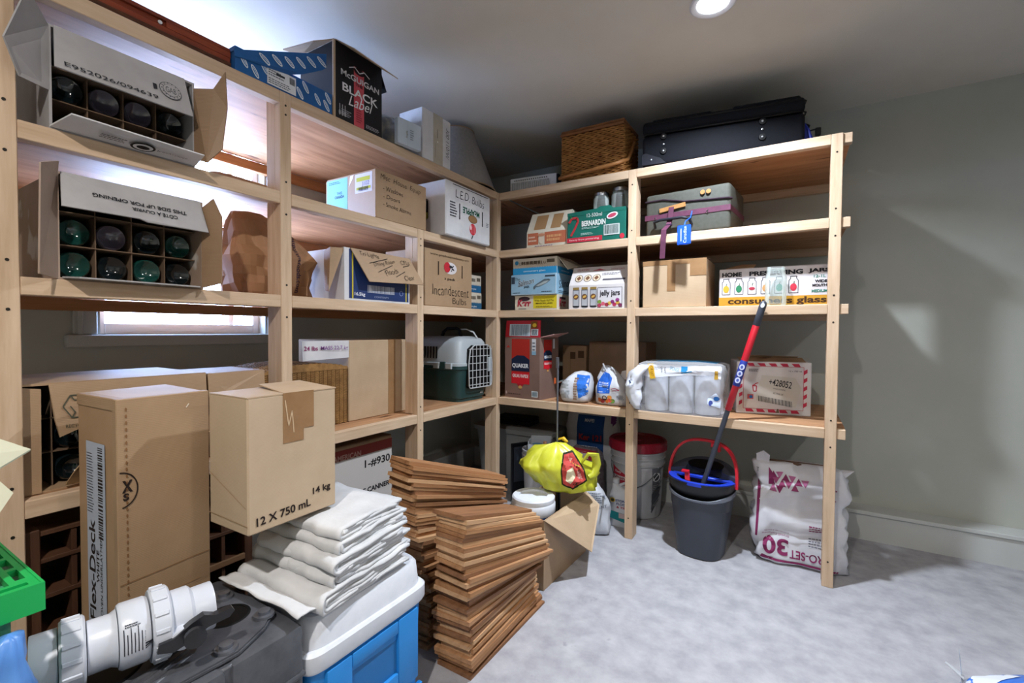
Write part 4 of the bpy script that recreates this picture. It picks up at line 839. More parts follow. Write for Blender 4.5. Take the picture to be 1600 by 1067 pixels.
MB().plate([(.03, .005, .15), (.09, .005, .16), (.088, .015, .215), (.045, .015, .205)], .004, (0, -1, 0)).build('folded_top', WC2, t)
# paper towel pack
ROLL = mat('paper_roll', '#d2d4d8', '#c6c8cd', sc=30, rough=.9, spec=.1)
pk = thing('plastic_wrapper', 'clear printed plastic wrapper over the pack of paper towel rolls', 'wrapper', (-.752, 2.615, H4))
rl = None
for j in range(2):
    for i in range(3):
        loc = (-.752 + .082 + i * .137, 2.615 + .085 + j * .137, H4 + .004)
        if rl is None:
            rl = thing('paper_towel_roll', 'white paper towel roll in the clear wrapper, front row, left', 'paper roll', loc, 0, 'paper towel rolls in the wrapper')
            MB().lathe([(.019, 0), (.0635, 0), (.0635, .248), (.019, .248), (.019, 0)], seg=36, cap=False).build('paper_sheet', ROLL, rl, 40)
            MB().lathe([(.0188, .001), (.0188, .247), (.017, .247), (.017, .001), (.0188, .001)], seg=20, cap=False).build('cardboard_core', cardboard(0), rl, 40)
        else: dup(rl, loc, 0, 'white paper towel roll in the clear wrapper, %s row, %s' % (('front', 'back')[j], ('left', 'middle', 'right')[i]))
FILM = glass('film', (.93, .95, 1, 1), .20, .18)
def wrap_rings(zs): return [(z, .218, .155, .218 * k + .004, .155 * k + .002) for z, k in zs]
fb = bag_mb(wrap_rings([(.001, .99), (.012, 1.03), (.12, 1.03), (.24, 1.03), (.266, 1.0), (.276, .90), (.281, .4), (.282, .05)]), 90, 9, .005, 9, 21, crease=.010); fo = fb.build('clear_film', FILM, pk, 180)
WF = mat('white_film', '#d9dce4', '#cfd2dc', sc=9, rough=.35, spec=.5)
tr = bvh(fo); p = Print(pk, front(0, -.03), tr); p.pts2([(.01, .265), (.01, .20), (.10, .195), (.25, .215), (.30, .225), (.40, .22), (.43, .20), (.434, .255), (.43, .268)], WF); p.pts2([(.055, .268), (.085, .27), (.10, .19), (.07, .185)], '#d8ac2e', 1); p.text('VOR EXT', .079, .232, '#8a4f1a', w=.065, h=.014, rot=-80, l=2)
p.text('Ultra', .132, .24, '#3b3f48', w=.03, h=.01, rot=-80, l=1); p.text('Super', .15, .235, '#3b3f48', w=.036, h=.012, rot=-80, l=1); p.text('SPONGE', .2, .245, '#74a8c8', w=.05, h=.02, rot=-12, l=1); p.rect(.235, .232, .268, .262, '#2c8ac4', 1); p.line(.235, .225, .29, .236, .006, '#2c8ac4', 1); p.pts2([(.40, .20), (.418, .20), (.418, .245), (.403, .245)], '#b08a34', 2); p.pts2([(.37, .07), (.43, .05), (.434, .10), (.41, .13), (.37, .10)], '#c9d6ea', 1); p.ell(.412, .10, .014, .012, '#2f6db8', 2); p.ell(.385, .075, .01, .015, '#3b4a90', 2)
p.done('print')
p = Print(pk, topf(.28), tr); p.rect(.08, .08, .4, .26, '#3f7ea6'); p.done('print')
eb = bag_mb([(.02, .012, -.045, .012, .015), (.07, -.002, -.052, .028, .026), (.15, -.012, -.056, .040, .032), (.22, .004, -.05, .035, .03), (.262, .04, -.04, .02, .02)], 30, 2.4, .012, 16, 30, crease=.02); eo = eb.build('gathered_end', WF, pk, 180)
p = Print(pk, front(-.05, -.12), bvh(eo)); p.ell(.035, .165, .02, .024, '#cfd6e6', 0); p.line(.024, .178, .046, .152, .008, '#2b3c62', 1); p.done('print')
# airmail-style carton
t = carton('bottle_carton', 'white bottle carton with red striped border and large number on lowest back shelf', (-.268, 2.838, H4), 13.5, .362, .25, .288, WC2)
p = Print(t, front()); RB = '#b3304a'
p.path([(.035, .03), (.325, .03), (.325, .262), (.035, .262), (.035, .03)], .002, RB)
for i in range(5):
    for b0 in (.012, .264):
        x = .05 + i * .055; p.pts2([(x + .012 if b0 > .1 else x, b0), (x + .04, b0), (x + .028 if b0 < .1 else x + .032, b0 + .016), (x - .004, b0 + .016)], RB)
    for a0 in (.014, .326):
        y = .045 + i * .044; p.pts2([(a0, y), (a0 + .016, y + .012), (a0 + .016, y + .032), (a0, y + .022)], RB)
p.pts2([(.125, .215), (.10, .12), (.10, .075), (.29, .045), (.315, .15), (.285, .205)], '#c3c0ba', 1)
p.text('+428052', .215, .172, '#22222a', w=.11, h=.036, rot=-9, bold=.01, l=2); p.text('WOODSIDE', .21, .14, '#4a4a50', w=.06, h=.008, rot=-9, l=2); p.text('AC TYNE OR', .205, .115, '#4a4a50', w=.05, h=.010, rot=-9, l=2)
for i in range(30): x = .11 + i * .0055; p.line(x, .118 - i * .0009 - .016, x + .002, .088 - i * .0009 - .016, .0022 if i % 3 else .0038, '#3a3a40', 2)
p.path([(.08, .16), (.085, .125), (.098, .125), (.10, .155), (.08, .155), (.10, .17), (.108, .172)], .005, '#a82c3c', 2); p.rect(.055, .082, .085, .108, '#c05a5c', 2); p.ell(.073, .094, .009, .009, '#2f5f9c', 3); p.lines(.06, .235, .12, .252, '#3a3a40', 2, 1); p.text('12 x 750 ml', .285, .24, '#3a3a40', w=.06, h=.008, l=1); p.pts2([(.195, .012), (.212, .012), (.208, .034), (.202, .034)], '#6a5a48', 2); p.done('print')
mb = MB(); mb.plate([(.02, .03, .289), (.34, .02, .289), (.345, .12, .308), (.02, .13, .306)], .003, (0, -.2, 1)); mb.plate([(.03, .14, .289), (.33, .24, .289), (.33, .13, .315), (.05, .12, .318)], .003, (0, .2, 1)); mb.build('top_flap', cardboard(2), t)
# ================================================================ floor: left foreground
# wooden wine rack
DW = lambda ax: wood(ax, 'dark', '#5a3c2a', '#42291c')
t = thing('wine_rack', 'dark wooden wine rack with square cells on the floor under the left shelf', 'rack', (-1.722, .3625, 0), 90)
w, d = .60, .28
for x in (0, w - .03): MB().box(x, x + .03, 0, d, 0, .655, .002).build('side_panel', DW('z'), t)
for z in (.02, .135, .25, .352, .46, .56, .635): MB().box(.031, w - .031, .004, d, z, z + .012, .001).build('rack_shelf', DW('x'), t)
MB().box(.031, w - .031, -.006, .004, .352, .372, .001).build('front_lip', wood('x', 'mid', '#8a6848', '#6d4e35'), t)
for zz, (a, b_) in enumerate(((.0325, .1345), (.1475, .2495), (.2625, .3515), (.3645, .4595), (.4725, .5595), (.5725, .6345))):
    for i in range(1, 6): MB().box(i * .1 - .006, i * .1 + .006, .008, d - .01, a, b_).build('divider', DW('z'), t)
MB().box(0, .028, -.022, -.001, 0, .30, .004).build('front_post', wood('z', 'mid2', '#a5815c', '#8a6846'), t)
# tall flooring carton
t = thing('flooring_carton', 'tall narrow brown flooring carton with white barcode label standing by the left shelf', 'box', (-1.405, .458, 0), 92)
w, d, h = .208, .232, 1.022
MB().box(0, w, 0, d, 0, h, .003).build('body', mat('cardboard_f', '#ab8c6c', '#9e805f', sc=4, rough=.55, spec=.5, bump=.05, wave=('Y', 120, 2, '#97785a', .35, 1)), t)
MB().box(-.0035, w + .001, -.0035, .018, .002, h + .003, .002).box(-.0025, .022, .015, d, h - .028, h + .003, .002).build('edge_overlap', cardboard(0), t)
MB().plate([(.004, .02, h + .001), (w - .004, .02, h + .001), (w - .004, d * .98, h + .006), (.004, d * .98, h + .003)], .002, (0, 0, 1)).build('top_flap', cardboard(1), t)
p = Print(t, front(0, -.004)); BR = '#241a18'
p.line(.0, .565, w, .572, .002, '#8a6645'); p.line(.03, .50, .18, .505, .0015, '#a77f58')
for i in range(30): p.ell(.016, .52 + i * .0165, .0022, .005, '#7e5b3c', 1, 8)
for i in range(26): a = -1.45 + i * 2.9 / 25; p.line(.002 + .036 * math.cos(a), .80 + .044 * math.sin(a), .002 + .036 * math.cos(a + .13), .80 + .044 * math.sin(a + .13), .003, BR)
p.text('X', .017, .808, BR, w=.022, h=.03, bold=.05); p.text('S', .014, .782, BR, w=.012, h=.018, bold=.04); p.line(.150, .985, .157, .995, .003, '#d8cbb8', 1); p.done('print')
p = Print(t, leftf(d, -.0012)); p.rect(.055, .02, .165, .905, '#aab2c0')
p.text('Flex-Deck', .085, .60 - .03, BR, w=.265, h=.036, rot=90, bold=.015, l=1); p.text('WHITE', .118, .585, BR, w=.085, h=.016, rot=90, bold=.02, l=1); p.text('WOVEN UNDERLAYMENT', .138, .56, BR, w=.24, h=.012, rot=90, l=1)
p.bars(.125, .66, .152, .895, BR, 30, 1, False); p.lines(.06, .72, .10, .88, '#4a4a52', 22, 1, .3); p.done('print')
# square wine carton on the dust sheet
t = thing('wine_carton', 'square brown twelve-bottle carton resting on folded canvas, brown tape on top', 'box', (-1.150, .632, .680), 91)
w, d, h = .262, .178, .347
CB5 = mat('cardboard_p', '#bda78d', '#b19c82', sc=4, rough=.55, spec=.5, bump=.05, wave=('Z', 90, 1, '#a98e70', .2, 1))
MB().box(0, w, 0, d, 0, h, .004).build('body', CB5, t)
MB().plate([(.0, .0, h + .001), (.12, .0, h + .001), (.155, d, h + .002), (.0, d, h + .001)], .003, (0, 0, 1)).plate([(.10, -.001, h + .001), (w, -.001, h + .001), (w, d * .95, h + .012), (.13, d * .95, h + .012)], .003, (0, 0, 1)).build('top_flap', cardboard(1), t)
MB().box(.095, .155, -.0014, 0, h - .132, h + .002).build('packing_tape', MATS['brown_tape'], t); MB().box(.155, .187, -.0014, 0, h - .10, h + .002).build('packing_tape', MATS['brown_tape'], t)
p = Print(t, front()); p.text('12 X 750 mL', .098, .032, BR, w=.155, h=.022, bold=.02, rot=2); p.text('14 kg', .212, .060, BR, w=.058, h=.025, bold=.02, rot=2); p.path([(.10, .33), (.11, .26), (.12, .30), (.125, .24)], .003, '#c2a888', 2); p.done('lettering')
p = Print(t, leftf(d)); p.line(.0, .14, .17, .07, .002, '#a98c6c'); p.line(.0, .03, .178, .025, .002, '#a08565'); p.done('print')
# folded canvas drop cloth on the cooler
CANV = mat('canvas', '#d0d1d3', '#bfc1c4', sc=7, rough=.9, spec=.1, bump=.10, bsc=60, spots=(9, .72, '#a9a7a0', (1, 1, 1)))
t = thing('drop_cloth', 'folded off-white canvas drop cloth stacked on the blue cooler', 'cloth', (-1.0, .722, .4692), 5)
def sheet(mb, path, x0, x1, th, seed, amp=.006, nx=16, skew=0):
    o = V((seed * 5.1, seed * 2.3, 0)); P = [V((0, a, b)) for a, b in path]; n = len(P); nrm = []
    for i in range(n):
        q = (P[min(i + 1, n - 1)] - P[max(i - 1, 0)]).normalized(); nrm.append(V((0, -q.z, q.y)))
    top, bot = [], []
    for i in range(n):
        rt, rb = [], []
        for j in range(nx + 1):
            x = x0 + (x1 - x0) * j / nx; p_ = P[i] + V((x + NZ.noise(P[i] * 6 + o) * .008, x * skew, 0)); k = NZ.noise_vector(p_ * 9 + o) * amp + NZ.noise_vector(p_ * 22 + o) * amp * .8 + NZ.noise_vector(V((p_.x * 12, p_.y * 45, p_.z * 70)) + o) * amp * .5
            p_ = p_ + V((k.x, k.y, k.z * .8)); rt.append(mb.bm.verts.new(p_ + nrm[i] * th / 2)); rb.append(mb.bm.verts.new(p_ - nrm[i] * th / 2))
        top.append(rt); bot.append(rb)
    f = mb.bm.faces.new
    for i in range(n - 1):
        for j in range(nx): f((top[i][j], top[i][j + 1], top[i + 1][j + 1], top[i + 1][j])); f((bot[i][j], bot[i + 1][j], bot[i + 1][j + 1], bot[i][j + 1]))
        f((top[i][0], top[i + 1][0], bot[i + 1][0], bot[i][0])); f((top[i][nx], bot[i][nx], bot[i + 1][nx], top[i + 1][nx]))
    for j in range(nx):
        f((top[0][j], bot[0][j], bot[0][j + 1], top[0][j + 1])); f((top[-1][j], top[-1][j + 1], bot[-1][j + 1], bot[-1][j]))
def ufold(y0, y1, zc, r, n=8):
    pts = [(y1 - (y1 - y0 - r) * i / 8, zc - r) for i in range(8)]
    pts += [(y0 + r - r * math.cos(a), zc - r * math.cos(PI / 2 - 0) * 0 + r * math.sin(a - PI / 2 + PI / 2) * 0 + (-r * math.cos(b))) for a, b in [(PI / 2 * (1 - abs(2 * i / n - 1)), PI * i / n) for i in range(n + 1)]]
    pts = pts[:8] + [(y0 + r - r * math.sin(PI * i / n), zc - r * math.cos(PI * i / n)) for i in range(n + 1)]
    return pts + [(y0 + r + (y1 - y0 - r) * i / 8, zc + r) for i in range(1, 9)]
zc = .012
for b_, (y0, y1, hh, x1, x0) in enumerate([(.0, .335, .048, .012, -.33), (.03, .355, .044, .004, -.335), (.045, .33, .036, .008, -.33), (.06, .35, .038, -.008, -.33), (.08, .335, .036, -.014, -.32)]):
    for k, fr in enumerate((1.0, .64, .28)):
        r = (hh / 2 - .004) * fr
        mb = MB(); sheet(mb, ufold(y0 + (1 - fr) * hh * .6 + (.012 if b_ % 2 else 0), y1 - .01 * k, zc + hh / 2, r), x0 + .004 * k, x1 - .003 * k, .0085 if fr > .3 else .011, b_ * 3 + k, .0075, 22, -.05)
        mb.build('folded_layer', CANV, t, 180)
    zc += hh - .004
mb = MB(); sheet(mb, [(-.060, .044), (-.050, .046), (-.040, .043), (-.025, .044), (-.012, .041), (.0, .033), (.012, .018), (.03, .009), (.07, .009), (.11, .009)], -.34, .0, .004, 31, .006, 30, -.05); mb.build('loose_edge', CANV, t, 180)
# cooler
BLP = mat('blue_plastic', '#2383cf', '#1f7cc6', sc=3, rough=.45, spec=.45); WPP = mat('white_plastic', '#d6dae2', '#ced3dc', sc=30, rough=.4, spec=.45, bump=.02)
t = thing('cooler', 'blue picnic cooler with white lid on the floor under the folded canvas', 'cooler', (-1.0, .695, 0), 90)
w, d = .43, .34
mb = MB(); mb.loops([rr(.018, w - .018, .018, d - .018, 0, 9), rr(.016, w - .016, .016, d - .016, .01, 9), rr(.010, w - .010, .010, d - .010, .22, 9), rr(.006, w - .006, .006, d - .006, .335, 9)])
body = mb.build('body', BLP, t, 40)
# raised side frame around a recessed hand hold
mb = MB(); Y = -.002
for (a, b_, z0, z1) in ((.05, .13, .10, .325), (.30, .385, .10, .325), (.13, .30, .285, .325), (.13, .30, .10, .165)): mb.box(a, b_, Y, .03, z0, z1, .005, 2)
mb.build('grip_panel', BLP, t, 40)
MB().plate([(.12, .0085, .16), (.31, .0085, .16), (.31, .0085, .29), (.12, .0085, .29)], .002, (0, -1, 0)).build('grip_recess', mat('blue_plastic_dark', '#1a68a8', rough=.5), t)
MB().box(.02, w - .02, .004, .02, .06, .066, .002).build('body_seam', BLP, t)
mb = MB(); mb.loops([rr(-.002, w + .002, -.002, d + .002, .336, 10), rr(-.006, w + .006, -.006, d + .006, .345, 10), rr(-.006, w + .006, -.006, d + .006, .383, 10), rr(0, w, 0, d, .390, 10)]); mb.build('lid_rim', WPP, t, 40)
mb = MB(); mb.loops([rr(.006, w - .006, .006, d - .006, .3902, 8), rr(.012, w - .012, .012, d - .012, .455, 8), rr(.020, w - .020, .020, d - .020, .466, 8), rr(.05, w - .05, .05, d - .05, .468, 8)]); mb.build('lid', WPP, t, 40)
# black tank with white valve on it
TK = mat('black_plastic', '#505258', '#3e4046', sc=14, rough=.42, spec=.45, bump=.05, bsc=90, spots=(26, .70, '#8a8c94', (1, 1, 1)))
t = thing('pump_tank', 'black moulded plastic tank with bolted flange in the bottom left foreground', 'tank', (-1.0, -.06, 0), 90)
w, d = .745, .392
mb = MB()
mb.box(0, .565, 0, d, 0, .485, .014, 2); mb.box(.575, w, .002, d, 0, .485, .014, 2); mb.box(.55, .60, .012, d - .01, 0, .482, .004); mb.box(-.0, w, -.006, d + .002, .36, .372, .004)
mb.build('body', TK, t, 40)
mb = MB(); out = [(.03, .03), (.42, .03), (.60, .02), (.68, .055), (.728, .10), (.728, .20), (.715, .29), (.66, .35), (.40, .37), (.03, .36)]
mb.plate([(x, y, .497) for x, y in out], .0125, (0, 0, 1)); bmesh.ops.bevel(mb.bm, geom=list(mb.bm.edges), offset=.004, segments=2, affect='EDGES'); fl = mb.build('flange', TK, t)
for x, y in ((.587, .050), (.700, .097), (.688, .26), (.42, .345)):
    b_ = MB().lathe([(.024, .4972), (.023, .503), (.014, .504), (.014, .511), (.004, .513)], (x, y, 0), 18).build('bolt', mat('dull_steel', '#7d8088', rough=.4, metal=.8), t, 40)
for nm, x, y, r in (('port_hole', .652, .172, .042), ('pump_well', .405, .21, .082)):
    MB().lathe([(r + .008, .4972), (r + .004, .4995), (r, .4992), (r, .4978), (.002, .4975)], (x, y, 0), 36).build(nm, flat('#050506', .5), t, 40)
for k in range(3): MB().tube([(.285, .05 + .022 * k, .4925), (.36, .052 + .022 * k, .494), (.46, .065 + .022 * k, .494), (.54, .10 + .02 * k, .4925)], .007, 8).build('hose_rib', TK, t, 60)
# union ball valve
PVC = mat('white_pvc', '#c6cad4', '#c0c5cf', sc=4, rough=.32, spec=.5)
a, b_ = V((-1.176, .268, .5775)), V((-1.112, .528, .5775)); ax = (b_ - a); Lv = ax.length
t = thing('union_valve', 'white plastic union ball valve with black lever on top of the black tank', 'valve', tuple(a), math.degrees(math.atan2(ax.y, ax.x)))
LY = M.Rotation(PI / 2, 4, 'Y'); k = Lv / .30; Q = 1.32
def seg(name, prof, parent=t, m=None, s=44, sm=35): return MB().lathe([(r * Q, z * k) for r, z in prof], (0, 0, 0), s, LY, True).build(name, m or PVC, parent, sm)
seg('pipe_end', [(.028, -.02), (.0405, -.02), (.041, -.016), (.041, .022), (.035, .023)])
seg('union_neck', [(.03, .066), (.037, .067), (.037, .105), (.041, .116), (.030, .117)])
seg('valve_body', [(.03, .1172), (.045, .1175), (.0475, .123), (.0475, .165), (.045, .172), (.03, .173)])
seg('tail_piece', [(.03, .212), (.042, .2125), (.0425, .25), (.0385, .256), (.0365, .258), (.0375, .298), (.037, .30), (.031, .30), (.031, .265), (.003, .265)])
for nm, z0, z1, r in (('union_nut', .0235, .065, .048), ('union_nut', .174, .2115, .0545)):
    o_ = seg(nm, [(.03, z0), (r - .002, z0), (r, z0 + .004), (r, z1 - .004), (r - .003, z1), (.03, z1)])
    mb = MB(); r *= Q
    for i in range(14): mb.box((z0 + .004) * k, (z1 - .007) * k, -.004, .004, r - .002, r + .0026, .001, 1, M.Rotation(2 * PI * i / 14, 4, 'X'))
    mb.build('grip_rib', PVC, o_, kind='stuff')
# lever sticks out towards the room (local -Y)
MB().lathe([(.022, .045), (.022, .074), (.017, .076)], (.228 * k, 0, -.014), 20, M.Rotation(PI / 2, 4, 'X')).build('valve_stem', PVC, t, 40)
BLV = flat('#1e1f24', .35, .5)
lvp = [(.13, -.034), (.17, -.046), (.22, -.032), (.26, -.012), (.32, -.006), (.335, .008), (.328, .018), (.28, .014), (.25, .026), (.215, .014), (.17, -.010), (.135, -.012)]
mb = MB(); mb.plate([(.222 + (x - .225) * .66, -.080, .004 + z * .75) for x, z in lvp], .018, (0, -1, 0)); lv = mb.build('lever', BLV, t)
mb = MB(); mb.lathe([(.020, 0), (.020, .010), (.008, .013)], (.218, -.097, -.004), 18, M.Rotation(PI / 2, 4, 'X')); mb.build('lever_hub', BLV, lv, 40)
bv_ = [c for c in t.children if c.name.startswith('valve_body')][0]
p = Print(t, Face((.12 * k, -.06, .02), (1, 0, 0), V((0, .75, .66))), bvh(bv_), .1)
for i in range(6): p.line(.004 + i * .0055, -.022, .004 + i * .0055, .016 - .010 * (i % 2), .0016, '#33353c', 0)
p.bars(.036, -.022, .047, .004, '#1d1f26', 9, 0, False); p.lines(.006, .018, .03, .026, '#33353c', 2, 0); p.done('print')
# green bin with cream bag, blue bag at the very left edge
GRB = mat('green_plastic', '#12a552', '#0f9a4b', sc=3, rough=.4, spec=.45); 
t = thing('plastic_bin', 'bright green plastic bin with slotted rim at the left edge of the picture', 'bin', (-1.045, -.03, .4975), 90)
w, d, h = .268, .26, .285
mb = MB(); open_box(mb, w - .05, d - .05, h - .012, .004)
mb.build('bin_body', mat('green_clear', '#4f9a78', '#3f8a68', sc=4, rough=.3, spec=.5), t).location = (.02, .025, 0)
def slot_rim():
    mb = MB(); z0, z1 = h - .012, h + .0
    # flange of four strips, each with two rectangular slots
    def strip(x0, x1, y0, y1, along):
        n = 3; L = (x1 - x0) if along == 'x' else (y1 - y0); r = .012; wdt = (y1 - y0) if along == 'x' else (x1 - x0); sl = (L - r * (n + 1)) / n
        if along == 'x':
            mb.box(x0, x1, y0, y0 + wdt * .3, z0, z1); mb.box(x0, x1, y1 - wdt * .3, y1, z0, z1)
            for i in range(n + 1): mb.box(x0 + i * (sl + r), x0 + i * (sl + r) + r, y0 + wdt * .3, y1 - wdt * .3, z0, z1)
        else:
            mb.box(x0, x0 + wdt * .3, y0, y1, z0, z1); mb.box(x1 - wdt * .3, x1, y0, y1, z0, z1)
            for i in range(n + 1): mb.box(x0 + wdt * .3, x1 - wdt * .3, y0 + i * (sl + r), y0 + i * (sl + r) + r, z0, z1)
    strip(0, w, 0, .03, 'x'); strip(0, w, d - .03, d, 'x'); strip(0, .03, .03, d - .03, 'y'); strip(w - .03, w, .03, d - .03, 'y')
    mb.box(-.004, w + .004, -.004, 0, h - .045, h + .001); mb.box(-.004, w + .004, d, d + .004, h - .045, h + .001); mb.box(-.004, 0, 0, d, h - .045, h + .001); mb.box(w, w + .004, 0, d, h - .045, h + .001)
    return mb
slot_rim().build('slotted_rim', GRB, t)
CRM = mat('cream_paper', '#d5d6c0', '#c9cab3', sc=6, rough=.75)
t = thing('paper_sack', 'cream paper sack with folded corner standing inside the green bin', 'bag', (-1.105, -.0, .5035), 90)
mb = MB(); mb.box(.0, .165, .0, .13, 0, .48, .004); mb.build('sack_body', CRM, t)
MB().plate([(.02, -.01, .548), (.165, -.008, .543), (.238, -.02, .493), (.19, -.02, .463), (.06, -.012, .498)], .004, (0, -.5, .8)).plate([(.06, -.012, .498), (.19, -.02, .468), (.215, -.03, .428), (.17, -.03, .348), (.10, -.012, .268), (.02, -.006, .368)], .004, (0, -1, 0)).plate([(.02, -.01, .548), (.165, -.008, .543), (.16, .12, .538), (.02, .12, .543)], .004, (0, 0, 1)).box(.001, .164, .001, .129, .481, .540).build('folded_top', CRM, t)
t = tag(bag_mb([(0, 0, 0, .030, .030), (.012, 0, 0, .038, .036), (.08, 0, 0, .034, .030), (.14, .004, 0, .030, .026), (.19, .004, -.004, .022, .02), (.225, .008, -.008, .012, .012), (.232, .008, -.008, .002, .002)], 32, 2.6, .008, 16, 44, crease=.014).build('plastic_bag', mat('blue_bag', '#5a8fd4', '#4a7ec6', sc=9, rough=.35, spec=.5), None, 180), 'crumpled light blue plastic bag below the green bin rim at left edge', 'bag')
place(t, (-1.024, .184, .4985), 90)
# canner carton
t = carton('canner_carton', 'red and white canner carton in the shadow behind the wooden shingles', (-1.79, 1.36, 0), 90, .372, .30, .652, cardboard(2))
p = Print(t, front()); p.rect(0, 0, .372, .585, '#b5b2b0'); p.rect(0, .585, .372, .634, '#7c3430', 0); p.text('AMERICAN', .09, .598, '#b08a82', w=.16, h=.026, bold=.03, l=1); p.text('1-#930', .275, .535, '#18181c', w=.165, h=.042, bold=.02, l=1); p.text('PRESSURE CANNER', .20, .405, '#18181c', w=.31, h=.026, bold=.04, l=1); p.done('lettering')
# ---- cedar shingles
CED = [wood('y', 'cedar%d' % i, a_, b2) for i, (a_, b2) in enumerate([('#bd9068', '#966c4a'), ('#a87b54', '#80583a'), ('#cba57e', '#a9805a'), ('#b4865c', '#8c6240'), ('#976c4a', '#704c34')])]
SH = []
def shingle(w, L, t0, t1, ci):
    mb = MB(); vs = [(-w / 2, 0, 0), (w / 2, 0, 0), (w / 2, L, 0), (-w / 2, L, 0), (-w / 2, 0, t0), (w / 2, 0, t0), (w / 2, L, t1), (-w / 2, L, t1)]
    v = [mb.bm.verts.new(p) for p in vs]
    for f in ((3, 2, 1, 0), (4, 5, 6, 7), (0, 1, 5, 4), (1, 2, 6, 5), (2, 3, 7, 6), (3, 0, 4, 7)): mb.bm.faces.new([v[i] for i in f])
    return mb.build('shingle', CED[ci], None)
TENS = ['', '', 'twenty', 'thirty', 'forty', 'fifty']; ORD = 'top second third fourth fifth sixth seventh eighth ninth tenth eleventh twelfth thirteenth fourteenth fifteenth sixteenth seventeenth eighteenth nineteenth'.split()
def ordinal(k):      # 1 -> top, 2 -> second ... counted from the top of a stack
    if k < 20: return ORD[k - 1]
    a, b = divmod(k, 10); return (TENS[a][:-1] + 'ieth') if b == 0 else TENS[a] + '-' + ('first' if b == 1 else ORD[b - 1])
TONE = ['reddish-brown', 'brown', 'pale tan', 'light brown', 'dark brown']
def stack(H, base, L, t0, t1, wfun, yaw, shift, where, group, seed):
    """tapered boards laid one on the next: each is tilted to the top face of the one below and lifted until it clears it"""
    r = random.Random(seed); protos = {}; placed = []; prev = None; tilt = 0.0; zb = .0004
    while zb < H:
        f = zb / H; w_ = round(wfun(f, r), 2); ci = r.randrange(5); key = (w_, ci)
        if key not in protos: o = protos[key] = shingle(w_, L, t0, t1, ci)
        else: o = protos[key].copy(); COL.objects.link(o)
        sx, sy = shift(f, r); R_ = M.Translation((base[0] + sx, base[1] + sy, zb)) @ M.Rotation(math.radians(yaw(f, r)), 4, 'Z') @ M.Rotation(tilt, 4, 'X')
        bot = [R_ @ V(c) for c in ((-w_ / 2, 0, 0), (w_ / 2, 0, 0), (w_ / 2, L, 0), (-w_ / 2, L, 0))]; nb = R_.to_3x3() @ V((0, 0, 1))
        zat = lambda n_, q, c: q.z - (n_.x * (c.x - q.x) + n_.y * (c.y - q.y)) / n_.z
        if prev:
            pn, pc = prev; lift = max([zat(pn, pc[0], c) - c.z for c in bot] + [c.z - zat(nb, bot[0], c) for c in pc]) + .0006
        else: lift = max(0, .0004 - min(c.z for c in bot))
        R_ = M.Translation((0, 0, lift)) @ R_; o.matrix_world = R_; o.location = R_.to_translation(); o.rotation_euler = R_.to_euler()
        top = [R_ @ V(c) for c in ((-w_ / 2, 0, t0), (w_ / 2, 0, t0), (w_ / 2, L, t1), (-w_ / 2, L, t1))]
        pn = (top[1] - top[0]).cross(top[3] - top[0]).normalized(); prev = (pn, top); tilt += math.atan2(t1 - t0, L); zb = (top[0].z + top[1].z) / 2
        placed.append((o, ci))
    for k_, (o, ci) in enumerate(placed[::-1]): tag(o, '%s tapered cedar shingle, %s %s%s' % (TONE[ci], ordinal(k_ + 1), '' if k_ == 0 else 'from top ', where), 'shingle', group)
stack(.572, (-.998, 1.272), .535, .0140, .0100, lambda f, r: r.choice((.13, .15, .15, .16)) if f < .6 else r.choice((.12, .13, .14)), lambda f, r: -1 + 5 * math.sin(f * 7) + r.uniform(-1.2, 1.2), lambda f, r: (r.uniform(-.006, .006), -.012 - .03 * f + r.uniform(-.012, .012)),
      'of the near stack beside the cooler', 'shingles in the near stack', 3)
stack(.712, (-1.217, 1.315), .535, .0134, .0099, lambda f, r: r.choice((.12, .13, .14, .15)), lambda f, r: 3 - 20 * max(0, f - .25) + r.uniform(-1.5, 1.5), lambda f, r: (-.028 * f + r.uniform(-.006, .006), -.02 - .10 * max(0, f - .35) + r.uniform(-.014, .014)),
      'of the taller twisted far stack', 'shingles in the far stack', 8)
# ================================================================ floor: under the back shelf
GB = mat('pale_grey_plastic', '#8f9394', '#868a8b', sc=4, rough=.45, spec=.4)
t = thing('storage_bin', 'large pale grey plastic bin with flared rim in the corner behind the shingles', 'bin', (-2.16, 2.93, 0))
w, d, h = .70, .33, .455
mb = MB(); mb.loops([rr(.06, w - .06, .03, d - .03, 0, 6), rr(.02, w - .02, .01, d - .01, h - .03, 6), rr(.0, w, -.01, d + .01, h - .028, 6), rr(0, w, -.01, d + .01, h - .008, 6)]); mb.build('tub', GB, t, 40)
mb = MB(); mb.loops([rr(-.004, w + .004, -.014, d + .014, h - .0075, 6), rr(-.004, w + .004, -.014, d + .014, h + .004, 6), rr(.02, w - .02, .01, d - .01, h + .014, 6)]); mb.build('lid', GB, t, 40)
t = thing('tool_case', 'small black tool case lying on the lid of the grey bin', 'case', (-2.0, 3.03, .4695), 3)
MB().box(0, .31, 0, .16, 0, .035, .006).build('case_base', flat('#151417', .5), t); MB().box(0, .31, 0, .16, .036, .058, .008).build('case_lid', flat('#151417', .5), t); MB().tube([(.10, -.001, .035), (.10, -.02, .035), (.21, -.02, .035), (.21, -.001, .035)], .005, 6).build('case_handle', flat('#151417', .5), t, 60)
t = thing('plastic_tray', 'black plastic tray standing on edge beside the corner post', 'tray', (-1.668, 2.745, 0), 60)
w, h = .155, .405
